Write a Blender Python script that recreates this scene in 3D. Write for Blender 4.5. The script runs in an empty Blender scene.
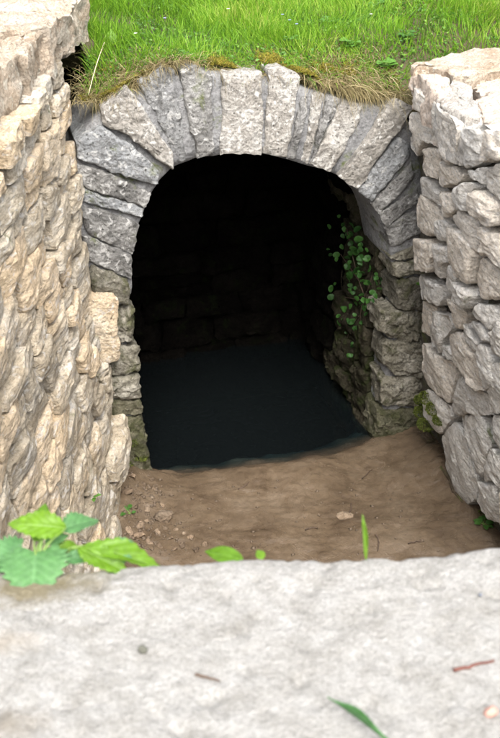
import bpy, math, random
import numpy as np
from mathutils import Matrix, Vector

# ------------------------------------------------------------------ camera, sky, sun, exposure
scene = bpy.context.scene
FPX, PITCH, ROLL, HC = 1050.0, math.radians(28), math.radians(2), 2.2
CP, SP = math.cos(PITCH), math.sin(PITCH)
CAM = np.array([0, 0, HC])
AX, AU, AF = np.array([1., 0, 0]), np.array([0, SP, CP]), np.array([0, CP, -SP])
IR = math.cos(ROLL) * AX - math.sin(ROLL) * AU
IU = math.sin(ROLL) * AX + math.cos(ROLL) * AU
cam_data = bpy.data.cameras.new('camera')
cam = bpy.data.objects.new('camera', cam_data)
scene.collection.objects.link(cam)
cam.matrix_world = Matrix(((IR[0], IU[0], -AF[0], 0), (IR[1], IU[1], -AF[1], 0), (IR[2], IU[2], -AF[2], HC), (0, 0, 0, 1)))
cam_data.sensor_fit = 'VERTICAL'
cam_data.sensor_height = 36
cam_data.lens = 36 * FPX / 738
cam_data.clip_start = 0.02
cam_data.clip_end = 500
cam_data.dof.use_dof = True
cam_data.dof.focus_distance = 3.3
cam_data.dof.aperture_fstop = 10.0
scene.camera = cam

SUN_EL, SUN_AZ = math.radians(53), math.radians(168)      # azimuth clockwise from +Y
world = bpy.data.worlds.new('World')
scene.world = world
world.use_nodes = True
wn, wl = world.node_tree.nodes, world.node_tree.links
sky = wn.new('ShaderNodeTexSky')
sky.sky_type = 'NISHITA'
sky.sun_disc = False
sky.sun_elevation = SUN_EL
sky.sun_rotation = SUN_AZ
sky.dust_density = 6.0
sky.air_density = 1.0
sky.ozone_density = 1.0
hs = wn.new('ShaderNodeHueSaturation')
hs.inputs['Saturation'].default_value = 0.25
wl.new(sky.outputs[0], hs.inputs['Color'])
wl.new(hs.outputs[0], wn['Background'].inputs['Color'])
wn['Background'].inputs['Strength'].default_value = 0.15
sun_data = bpy.data.lights.new('sun', 'SUN')
sun_data.energy = 1.1
sun_data.angle = math.radians(30)
sun_data.color = (1.0, 0.95, 0.87)
sun = bpy.data.objects.new('sun', sun_data)
scene.collection.objects.link(sun)
sd = Vector((math.sin(SUN_AZ) * math.cos(SUN_EL), math.cos(SUN_AZ) * math.cos(SUN_EL), math.sin(SUN_EL)))
sun.rotation_euler = sd.to_track_quat('Z', 'Y').to_euler()
scene.view_settings.view_transform = 'Standard'
scene.view_settings.look = 'None'
scene.view_settings.gamma = 1.0
scene.view_settings.use_curve_mapping = False
scene.view_settings.exposure = 1.78

rng = np.random.default_rng(7)
COL = scene.collection

# ------------------------------------------------------------------ helpers
def ray(u, v):
    return (u - 250) / FPX * IR + (369 - v) / FPX * IU + AF
def on_z(u, v, z):
    d = ray(u, v); return CAM + d * ((z - HC) / d[2])
def on_plane(u, v, p, n):
    d = ray(u, v); return CAM + d * (np.dot(p - CAM, n) / np.dot(d, n))
def at_t(u, v, t):
    return CAM + ray(u, v) * t

_TAB = np.random.default_rng(11).uniform(-1, 1, (65536, 3))
def vnoise(P, seed=0):
    """smooth lattice noise, a random 3-vector per point"""
    P = np.asarray(P, float)
    I = np.floor(P).astype(np.int64); F = P - I
    F = F * F * (3 - 2 * F)
    out = np.zeros((len(P), 3))
    for dx in (0, 1):
        wx = F[:, 0] if dx else 1 - F[:, 0]
        for dy in (0, 1):
            wy = F[:, 1] if dy else 1 - F[:, 1]
            for dz in (0, 1):
                wz = F[:, 2] if dz else 1 - F[:, 2]
                h = ((I[:, 0] + dx) * 73856093 ^ (I[:, 1] + dy) * 19349663 ^ (I[:, 2] + dz) * 83492791 ^ seed * 2654435) & 65535
                out += (wx * wy * wz)[:, None] * _TAB[h]
    return out
def fbm(P, freq, octs=3, seed=0, gain=0.5):
    out = 0; a = 1.0
    for o in range(octs):
        out = out + a * vnoise(np.asarray(P) * freq * (2.03 ** o) + 17.3 * o, seed + o); a *= gain
    return out

def np_mesh(name, V, faces_list):
    """faces_list: list of (n,k) int arrays"""
    me = bpy.data.meshes.new(name)
    V = np.ascontiguousarray(V, dtype=np.float32)
    me.vertices.add(len(V)); me.vertices.foreach_set('co', V.ravel())
    loops = np.concatenate([f.ravel() for f in faces_list]).astype(np.int32)
    tot = np.concatenate([np.full(len(f), f.shape[1]) for f in faces_list]).astype(np.int32)
    start = np.concatenate([[0], np.cumsum(tot)[:-1]]).astype(np.int32)
    me.loops.add(len(loops)); me.loops.foreach_set('vertex_index', loops)
    me.polygons.add(len(tot)); me.polygons.foreach_set('loop_start', start); me.polygons.foreach_set('loop_total', tot)
    me.update(calc_edges=True); me.validate()
    return me
WLOC = {}
def link(name, mesh, mat, parent=None, origin=(0, 0, 0)):
    o = bpy.data.objects.new(name, mesh)
    COL.objects.link(o)
    origin = np.asarray(origin, float)
    WLOC[o.name] = origin
    if parent is not None:
        o.parent = parent
        o.location = origin - WLOC[parent.name]
    else:
        o.location = origin
    if mesh is not None and mat is not None:
        mesh.materials.append(mat)
    return o
def tag(o, label=None, cat=None, group=None, kind=None):
    if label: o['label'] = label
    if cat: o['category'] = cat
    if group: o['group'] = group
    if kind: o['kind'] = kind
    return o
def empty(name, loc, label, cat, group=None):
    o = link(name, None, None, None, loc)
    o.empty_display_size = 0.1
    return tag(o, label, cat, group)
def mesh_obj(name, V, faces, mat, parent=None, smooth=True, sharp=None):
    V = np.asarray(V, float); c = (V.min(0) + V.max(0)) / 2
    me = np_mesh(name, V - c, faces)
    if smooth:
        me.shade_smooth()
        if sharp: me.set_sharp_from_angle(angle=math.radians(sharp))
    return link(name, me, mat, parent, c)
def grid_faces(nu, nv, wrap=False):
    i = np.arange(nu - 1)[:, None]; j = np.arange(nv if wrap else nv - 1)[None, :]
    j2 = (j + 1) % nv
    return np.stack([i * nv + j, i * nv + j2, (i + 1) * nv + j2, (i + 1) * nv + j], -1).reshape(-1, 4)

# ------------------------------------------------------------------ materials
def new_mat(name):
    m = bpy.data.materials.new(name); m.use_nodes = True
    nt = m.node_tree
    return m, nt.nodes, nt.links, nt.nodes['Principled BSDF']
def ramp(n, stops):
    r = n.new('ShaderNodeValToRGB')
    els = r.color_ramp.elements
    while len(els) < len(stops): els.new(0.5)
    for e, (p, c) in zip(els, stops):
        e.position = p; e.color = (*c, 1) if len(c) == 3 else c
    return r
def noise(n, l, co, scale, detail=6, rough=0.6, dist=0.0):
    t = n.new('ShaderNodeTexNoise')
    t.inputs['Scale'].default_value = scale; t.inputs['Detail'].default_value = detail
    t.inputs['Roughness'].default_value = rough; t.inputs['Distortion'].default_value = dist
    l.new(co, t.inputs['Vector'])
    return t
def mix(n, l, fac, a, b, blend='MIX'):
    m = n.new('ShaderNodeMix'); m.data_type = 'RGBA'; m.blend_type = blend
    for sock, val in ((m.inputs[0], fac), (m.inputs[6], a), (m.inputs[7], b)):
        if hasattr(val, 'links'): l.new(val, sock)
        elif isinstance(val, (int, float)): sock.default_value = val
        else: sock.default_value = (*val, 1)
    return m.outputs[2]
def mathn(n, l, op, a, b=0.0, clamp=False):
    m = n.new('ShaderNodeMath'); m.operation = op; m.use_clamp = clamp
    for s, v in zip(m.inputs, (a, b)):
        if hasattr(v, 'links'): l.new(v, s)
        else: s.default_value = v
    return m.outputs[0]

def limestone(name, dark, mid, light, moss=0.0, lichen=0.3, stain=0.35, vary=0.25, bump=0.012, rough=0.92, tint=None, moss_col=(0.10, 0.12, 0.025), scale=1.0, spec=0.2, bedding=None):
    m, n, l, bs = new_mat(name)
    geo = n.new('ShaderNodeNewGeometry'); pos = geo.outputs['Position']
    if bedding:                                          # layered along the bed of the wall
        vm = n.new('ShaderNodeVectorMath'); vm.operation = 'MULTIPLY'; l.new(pos, vm.inputs[0]); vm.inputs[1].default_value = bedding; pos = vm.outputs[0]
    oi = n.new('ShaderNodeObjectInfo')
    big = noise(n, l, pos, 9 * scale, 7, 0.65, 0.3)
    r1 = ramp(n, [(0.30, dark), (0.5, mid), (0.70, light)])
    l.new(big.outputs[0], r1.inputs[0]); col = r1.outputs[0]
    if tint:                                             # some stones lean to another hue
        tr = ramp(n, [(0.55, (0, 0, 0)), (0.8, (1, 1, 1))]); l.new(oi.outputs['Random'], tr.inputs[0])
        col = mix(n, l, mathn(n, l, 'MULTIPLY', tr.outputs[0], 0.6), col, tint)
    # per-stone brightness
    rv = mathn(n, l, 'MULTIPLY_ADD', oi.outputs['Random'], 2 * vary)
    rv.node.inputs[2].default_value = 1 - vary
    vr = n.new('ShaderNodeHueSaturation'); l.new(col, vr.inputs['Color']); l.new(rv, vr.inputs['Value']); col = vr.outputs[0]
    # grain
    fine = noise(n, l, pos, 110 * scale, 5, 0.7)
    rf = ramp(n, [(0.32, (0.42, 0.42, 0.42)), (0.47, (0.92, 0.92, 0.92)), (0.56, (1.05, 1.05, 1.05)), (0.75, (1.3, 1.3, 1.3))]); l.new(fine.outputs[0], rf.inputs[0])
    col = mix(n, l, 0.7, col, rf.outputs[0], 'MULTIPLY')
    pit = noise(n, l, pos, 240 * scale, 3, 0.7)
    rpt = ramp(n, [(0.34, (0.4, 0.38, 0.35)), (0.43, (1, 1, 1))]); l.new(pit.outputs[0], rpt.inputs[0])
    col = mix(n, l, 0.75, col, rpt.outputs[0], 'MULTIPLY')
    # dark weathering blotches
    st = noise(n, l, pos, 26 * scale, 6, 0.7, 0.6)
    rs = ramp(n, [(0.52, (0, 0, 0)), (0.66, (1, 1, 1))]); l.new(st.outputs[0], rs.inputs[0])
    col = mix(n, l, mathn(n, l, 'MULTIPLY', rs.outputs[0], stain), col, tuple(c * 0.35 for c in mid))
    # pale lichen
    li = noise(n, l, pos, 38 * scale, 4, 0.6, 1.0)
    rl = ramp(n, [(0.56, (0, 0, 0)), (0.64, (1, 1, 1))]); l.new(li.outputs[0], rl.inputs[0])
    col = mix(n, l, mathn(n, l, 'MULTIPLY', rl.outputs[0], lichen), col, tuple(min(0.72, c * 1.35) for c in light))
    # small dark spots
    vo = n.new('ShaderNodeTexVoronoi'); vo.inputs['Scale'].default_value = 45 * scale; l.new(pos, vo.inputs['Vector'])
    rp = ramp(n, [(0.10, (1, 1, 1)), (0.2, (0, 0, 0))]); l.new(vo.outputs['Distance'], rp.inputs[0])
    col = mix(n, l, mathn(n, l, 'MULTIPLY', rp.outputs[0], stain), col, tuple(c * 0.4 for c in dark))
    if moss > 0:
        mo = noise(n, l, pos, 11, 8, 0.7, 0.5)
        lo = 0.62 - 0.28 * moss
        rm = ramp(n, [(lo, (0, 0, 0)), (lo + 0.12, (1, 1, 1))]); l.new(mo.outputs[0], rm.inputs[0])
        mg = noise(n, l, pos, 70, 4, 0.7)
        mc = mix(n, l, mg.outputs[0], tuple(c * 0.45 for c in moss_col), tuple(c * 1.5 for c in moss_col))
        col = mix(n, l, mathn(n, l, 'MULTIPLY', rm.outputs[0], 0.85), col, mc)
    l.new(col, bs.inputs['Base Color'])
    bs.inputs['Roughness'].default_value = rough
    bs.inputs['Specular IOR Level'].default_value = spec
    # relief
    b1 = noise(n, l, pos, 55 * scale, 10, 0.72, 0.4)
    b2 = n.new('ShaderNodeTexVoronoi'); b2.inputs['Scale'].default_value = 70 * scale; l.new(pos, b2.inputs['Vector'])
    h = mathn(n, l, 'ADD', b1.outputs[0], mathn(n, l, 'MULTIPLY', b2.outputs['Distance'], 0.35))
    bp = n.new('ShaderNodeBump'); bp.inputs['Strength'].default_value = 1.0; bp.inputs['Distance'].default_value = bump * 1.6
    l.new(h, bp.inputs['Height']); l.new(bp.outputs[0], bs.inputs['Normal'])
    return m

M_TAN = limestone('tan_limestone', (0.36, 0.29, 0.20), (0.56, 0.485, 0.375), (0.69, 0.64, 0.555), moss=0.05, lichen=0.4, stain=0.40, vary=0.26, tint=(0.50, 0.37, 0.23), bedding=(1, 0.5, 1.2))
M_TANCAP = limestone('tan_coping_limestone', (0.36, 0.27, 0.19), (0.48, 0.40, 0.315), (0.58, 0.53, 0.46), lichen=0.4, stain=0.22, vary=0.10, tint=(0.58, 0.43, 0.34))
M_WHITE = limestone('pale_limestone', (0.53, 0.49, 0.44), (0.72, 0.69, 0.64), (0.80, 0.785, 0.755), moss=0.03, lichen=0.4, stain=0.34, vary=0.10, tint=(0.72, 0.63, 0.52), bedding=(1, 0.5, 1.2))
M_WHITECAP = limestone('pale_coping_limestone', (0.37, 0.325, 0.28), (0.48, 0.45, 0.41), (0.55, 0.53, 0.505), lichen=0.4, stain=0.15, vary=0.07, tint=(0.64, 0.50, 0.40))
M_ARCH = limestone('grey_limestone', (0.10, 0.098, 0.095), (0.24, 0.235, 0.225), (0.42, 0.415, 0.40), moss=0.10, lichen=0.55, stain=0.75, vary=0.16, tint=(0.26, 0.275, 0.29))
M_ARCHW = limestone('pale_arch_limestone', (0.18, 0.165, 0.145), (0.37, 0.348, 0.315), (0.52, 0.51, 0.485), lichen=0.6, stain=0.78, vary=0.08)
M_JAMB = limestone('mossy_jamb_limestone', (0.09, 0.082, 0.06), (0.20, 0.185, 0.145), (0.34, 0.32, 0.275), moss=0.38, lichen=0.35, stain=0.6, vary=0.25, moss_col=(0.055, 0.058, 0.02))
M_FOOT = limestone('mossy_footing_limestone', (0.08, 0.08, 0.05), (0.16, 0.15, 0.10), (0.26, 0.24, 0.18), moss=0.6, lichen=0.1, stain=0.5, vary=0.2, moss_col=(0.045, 0.048, 0.018))
M_TUN = limestone('damp_shaded_tunnel_stone', (0.002, 0.0017, 0.0014), (0.0038, 0.0033, 0.0027), (0.008, 0.007, 0.0056), moss=0.3, lichen=0.1, stain=0.5, vary=0.35, rough=0.95, spec=0.02, moss_col=(0.006, 0.009, 0.003))  # near-black base: the tunnel's shade is put into the stone colour
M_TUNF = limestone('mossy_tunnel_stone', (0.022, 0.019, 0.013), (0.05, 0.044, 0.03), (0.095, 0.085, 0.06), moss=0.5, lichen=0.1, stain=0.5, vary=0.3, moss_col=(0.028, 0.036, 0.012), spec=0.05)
M_SLAB = limestone('foreground_limestone', (0.235, 0.225, 0.207), (0.312, 0.303, 0.287), (0.365, 0.358, 0.346), lichen=0.25, stain=0.28, vary=0.0, bump=0.003, scale=3.2)
M_MORTAR = limestone('lime_mortar', (0.13, 0.13, 0.132), (0.205, 0.205, 0.207), (0.28, 0.28, 0.28), moss=0.16, lichen=0.1, stain=0.4, vary=0.0, bump=0.006)
M_EARTHT = limestone('earth_joint_fill', (0.06, 0.045, 0.027), (0.10, 0.077, 0.05), (0.15, 0.12, 0.08), moss=0.2, lichen=0.0, stain=0.4, vary=0.0)
M_EARTHW = limestone('grey_joint_fill', (0.07, 0.062, 0.048), (0.12, 0.11, 0.09), (0.18, 0.165, 0.14), moss=0.25, lichen=0.0, stain=0.4, vary=0.0)
M_PEB = limestone('rubble_stone', (0.13, 0.09, 0.06), (0.26, 0.19, 0.13), (0.40, 0.32, 0.24), lichen=0.1, stain=0.3, vary=0.35)

def mud_mat():
    m, n, l, bs = new_mat('wet_brown_mud')
    pos = n.new('ShaderNodeNewGeometry').outputs['Position']
    a = noise(n, l, pos, 5, 8, 0.65, 0.6)
    r = ramp(n, [(0.3, (0.068, 0.047, 0.030)), (0.5, (0.112, 0.081, 0.053)), (0.72, (0.155, 0.118, 0.083))]); l.new(a.outputs[0], r.inputs[0])
    b = noise(n, l, pos, 60, 6, 0.7)
    rb = ramp(n, [(0.35, (0.7, 0.7, 0.7)), (0.6, (1, 1, 1)), (0.8, (1.2, 1.2, 1.2))]); l.new(b.outputs[0], rb.inputs[0])
    col = mix(n, l, 0.7, r.outputs[0], rb.outputs[0], 'MULTIPLY')
    l.new(col, bs.inputs['Base Color'])
    w = noise(n, l, pos, 7, 5, 0.6, 1.0)
    rw = ramp(n, [(0.42, (0.10, 0.10, 0.10)), (0.60, (0.34, 0.34, 0.34))]); l.new(w.outputs[0], rw.inputs[0])
    l.new(rw.outputs[0], bs.inputs['Roughness'])
    bs.inputs['Specular IOR Level'].default_value = 0.6
    c = noise(n, l, pos, 24, 10, 0.65, 0.8)
    bp = n.new('ShaderNodeBump'); bp.inputs['Strength'].default_value = 0.9; bp.inputs['Distance'].default_value = 0.006
    l.new(c.outputs[0], bp.inputs['Height']); l.new(bp.outputs[0], bs.inputs['Normal'])
    return m
M_MUD = mud_mat()
def water_mat():
    m, n, l, bs = new_mat('murky_water')
    n.remove(bs)
    pos = n.new('ShaderNodeNewGeometry').outputs['Position']
    a = noise(n, l, pos, 14, 3, 0.5)
    bp = n.new('ShaderNodeBump'); bp.inputs['Strength'].default_value = 0.10; bp.inputs['Distance'].default_value = 0.003
    l.new(a.outputs[0], bp.inputs['Height'])
    tr = n.new('ShaderNodeBsdfTransparent'); gl = n.new('ShaderNodeBsdfGlossy'); gl.inputs['Roughness'].default_value = 0.04
    l.new(bp.outputs[0], gl.inputs['Normal'])
    fr = n.new('ShaderNodeFresnel'); fr.inputs['IOR'].default_value = 1.33; l.new(bp.outputs[0], fr.inputs['Normal'])
    df = n.new('ShaderNodeBsdfDiffuse'); df.inputs['Color'].default_value = (0.011, 0.0145, 0.0155, 1)     # silt hanging in the water
    m1 = n.new('ShaderNodeMixShader'); m1.inputs[0].default_value = 0.30; l.new(tr.outputs[0], m1.inputs[1]); l.new(df.outputs[0], m1.inputs[2])
    m2 = n.new('ShaderNodeMixShader'); l.new(fr.outputs[0], m2.inputs[0]); l.new(m1.outputs[0], m2.inputs[1]); l.new(gl.outputs[0], m2.inputs[2])
    l.new(m2.outputs[0], n['Material Output'].inputs['Surface'])
    va = n.new('ShaderNodeVolumeAbsorption'); va.inputs['Color'].default_value = (0.62, 0.80, 0.88, 1); va.inputs['Density'].default_value = 34.0
    l.new(va.outputs[0], n['Material Output'].inputs['Volume'])
    return m
M_WATER = water_mat()
def soil_mat():
    m, n, l, bs = new_mat('turf_soil')
    pos = n.new('ShaderNodeNewGeometry').outputs['Position']
    a = noise(n, l, pos, 4, 8, 0.7)
    r = ramp(n, [(0.35, (0.06, 0.045, 0.022)), (0.55, (0.085, 0.072, 0.03)), (0.75, (0.10, 0.11, 0.035))]); l.new(a.outputs[0], r.inputs[0])
    l.new(r.outputs[0], bs.inputs['Base Color']); bs.inputs['Roughness'].default_value = 1.0
    b = noise(n, l, pos, 60, 8, 0.7)
    bp = n.new('ShaderNodeBump'); bp.inputs['Strength'].default_value = 1.0; bp.inputs['Distance'].default_value = 0.02
    l.new(b.outputs[0], bp.inputs['Height']); l.new(bp.outputs[0], bs.inputs['Normal'])
    return m
M_SOIL = soil_mat()
def blade_mat(name, stops, transl=0.35, rough=0.55, rand=False, veins=False):
    m, n, l, bs = new_mat(name)
    if rand:
        src = n.new('ShaderNodeObjectInfo').outputs['Random']
    else:
        at = n.new('ShaderNodeAttribute'); at.attribute_name = 'tint'; src = at.outputs['Fac']
    r = ramp(n, stops); l.new(src, r.inputs[0]); col = r.outputs[0]
    if veins:
        pos = n.new('ShaderNodeNewGeometry').outputs['Position']
        v = noise(n, l, pos, 130, 4, 0.6)
        rv = ramp(n, [(0.35, (0.75, 0.75, 0.75)), (0.65, (1.2, 1.2, 1.1))]); l.new(v.outputs[0], rv.inputs[0])
        col = mix(n, l, 0.7, col, rv.outputs[0], 'MULTIPLY')
        va = n.new('ShaderNodeAttribute'); va.attribute_name = 'vein'
        hv = n.new('ShaderNodeHueSaturation'); hv.inputs['Value'].default_value = 1.7; hv.inputs['Saturation'].default_value = 0.8; l.new(col, hv.inputs['Color'])
        col = mix(n, l, mathn(n, l, 'MULTIPLY', va.outputs['Fac'], 0.35), col, hv.outputs[0])
    l.new(col, bs.inputs['Base Color']); bs.inputs['Roughness'].default_value = rough
    bs.inputs['Specular IOR Level'].default_value = 0.3
    tr = n.new('ShaderNodeBsdfTranslucent'); l.new(col, tr.inputs['Color'])
    ms = n.new('ShaderNodeMixShader'); ms.inputs[0].default_value = transl
    l.new(bs.outputs[0], ms.inputs[1]); l.new(tr.outputs[0], ms.inputs[2])
    l.new(ms.outputs[0], n['Material Output'].inputs['Surface'])
    return m
M_GRASS = blade_mat('green_grass', [(0.0, (0.035, 0.09, 0.008)), (0.45, (0.12, 0.27, 0.015)), (0.8, (0.22, 0.38, 0.03)), (1.0, (0.40, 0.47, 0.10))], 0.5)
M_STRAW = blade_mat('dry_straw', [(0.0, (0.08, 0.06, 0.025)), (0.5, (0.20, 0.16, 0.07)), (1.0, (0.40, 0.34, 0.20))], 0.2, 0.8)
M_MOSS = blade_mat('moss_fronds', [(0.0, (0.045, 0.04, 0.008)), (0.5, (0.13, 0.12, 0.016)), (1.0, (0.27, 0.22, 0.03))], 0.25, 0.9)
M_GMOSS = blade_mat('green_moss_fronds', [(0.0, (0.035, 0.045, 0.008)), (0.5, (0.085, 0.11, 0.018)), (1.0, (0.16, 0.19, 0.035))], 0.25, 0.9)
M_WEED = blade_mat('weed_leaf', [(0.0, (0.04, 0.11, 0.02)), (0.5, (0.08, 0.19, 0.03)), (1.0, (0.16, 0.29, 0.045))], 0.35, 0.5)
M_CREEP = blade_mat('creeper_leaf', [(0.0, (0.018, 0.06, 0.012)), (1.0, (0.05, 0.14, 0.026))], 0.25, 0.5, rand=True)
M_LEAFG = blade_mat('blue_green_leaf', [(0.0, (0.055, 0.15, 0.05)), (1.0, (0.075, 0.18, 0.062))], 0.3, 0.5, rand=True, veins=True)
M_LEAFY = blade_mat('yellow_green_leaf', [(0.0, (0.09, 0.20, 0.010)), (1.0, (0.125, 0.245, 0.014))], 0.45, 0.45, rand=True, veins=True)
M_STEM = blade_mat('green_stem', [(0.0, (0.12, 0.20, 0.05)), (1.0, (0.14, 0.22, 0.05))], 0.1, 0.6, rand=True)
def plain(name, c, rough=0.8):
    m, n, l, bs = new_mat(name)
    pos = n.new('ShaderNodeNewGeometry').outputs['Position']
    a = noise(n, l, pos, 90, 4, 0.6)
    r = ramp(n, [(0.3, tuple(x * 0.7 for x in c)), (0.7, tuple(min(1, x * 1.25) for x in c))]); l.new(a.outputs[0], r.inputs[0])
    l.new(r.outputs[0], bs.inputs['Base Color']); bs.inputs['Roughness'].default_value = rough
    return m
M_TWIG = plain('brown_twig', (0.07, 0.045, 0.03))
M_RTWIG = plain('reddish_twig', (0.10, 0.035, 0.025))
M_PETALW = plain('white_petal', (0.75, 0.74, 0.72))
M_PETALB = plain('blue_petal', (0.25, 0.28, 0.62))

def slab_patches():
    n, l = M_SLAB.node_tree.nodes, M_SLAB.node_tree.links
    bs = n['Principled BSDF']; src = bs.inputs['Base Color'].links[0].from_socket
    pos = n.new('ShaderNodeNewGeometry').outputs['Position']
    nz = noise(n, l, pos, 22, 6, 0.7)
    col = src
    for (u, v, rx, c, amt) in ((40, 586, 0.085, (0.13, 0.105, 0.05), 0.8), (5, 725, 0.05, (0.20, 0.17, 0.13), 0.6), (0, 640, 0.05, (0.28, 0.24, 0.19), 0.5)):  # brown patch beneath the leaves, then stains toward the left edge
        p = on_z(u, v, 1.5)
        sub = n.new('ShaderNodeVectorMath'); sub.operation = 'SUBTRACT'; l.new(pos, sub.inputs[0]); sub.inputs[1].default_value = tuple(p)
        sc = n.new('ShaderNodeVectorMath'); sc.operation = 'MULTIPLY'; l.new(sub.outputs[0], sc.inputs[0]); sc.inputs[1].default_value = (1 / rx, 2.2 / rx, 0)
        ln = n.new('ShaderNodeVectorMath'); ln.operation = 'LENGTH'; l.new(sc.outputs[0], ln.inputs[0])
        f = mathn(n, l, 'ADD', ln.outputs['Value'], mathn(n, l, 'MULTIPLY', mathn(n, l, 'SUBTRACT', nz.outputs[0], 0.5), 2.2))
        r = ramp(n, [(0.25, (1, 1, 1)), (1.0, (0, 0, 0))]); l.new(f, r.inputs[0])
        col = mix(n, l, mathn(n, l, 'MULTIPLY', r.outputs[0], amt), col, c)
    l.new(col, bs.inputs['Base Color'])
slab_patches()

# ------------------------------------------------------------------ the plan of the place
PL = on_z(150, 475, 0.0); PR = on_z(410, 430, 0.0)
E_ = (PR - PL) / np.linalg.norm(PR - PL)               # along the facade, left to right
N_ = np.array([-E_[1], E_[0], 0.0])                    # into the tunnel
Z_ = np.array([0, 0, 1.0])
def fac(u, v):
    p = on_plane(u, v, PL, N_); return np.array([np.dot(p - PL, E_), p[2]])
def S_fac(a, b, d):
    a = np.asarray(a)[:, None]; b = np.asarray(b)[:, None]; d = np.asarray(d)[:, None]
    return PL + a * E_ + b * Z_ - d * N_
def S_left(a, b, d):
    a, b, d = map(np.asarray, (a, b, d)); y = 3.32 - a
    return np.stack([-0.46 - 0.055 * b - 0.030 * np.sin(np.pi * np.clip(b / 1.6, 0, 1)) + 0.02 * (y - 3) + d, y, b], -1)
def right_top(a):
    return 0.555 + 0.06 * a + 0.30 * np.clip(a - 0.72, 0, 1)
def S_right(a, b, d):
    a, b, d = map(np.asarray, (a, b, d)); y = 3.56 - a; k = b / 1.44
    return np.stack([(0.63 + 0.2 * a) * (1 - k) + right_top(a) * k - d, y, b], -1)
def S_top(z):
    def f(a, b, d):
        a, b, d = map(np.asarray, (a, b, d)); return np.stack([a, b, z + d], -1)
    return f
def pix_on(S, u, v, sgn):
    """pixel -> (a, z) on a ruled wall"""
    d = ray(u, v); lo, hi = 1.0, 6.0
    y0 = 3.32 if S is S_left else 3.56
    def g(t):
        p = CAM + d * t
        return sgn * (p[0] - S([y0 - p[1]], [p[2]], [0.0])[0][0])
    for _ in range(50):
        mid = (lo + hi) / 2
        if g(mid) > 0: lo = mid
        else: hi = mid
    p = CAM + d * lo
    return np.array([y0 - p[1], p[2]])

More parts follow.
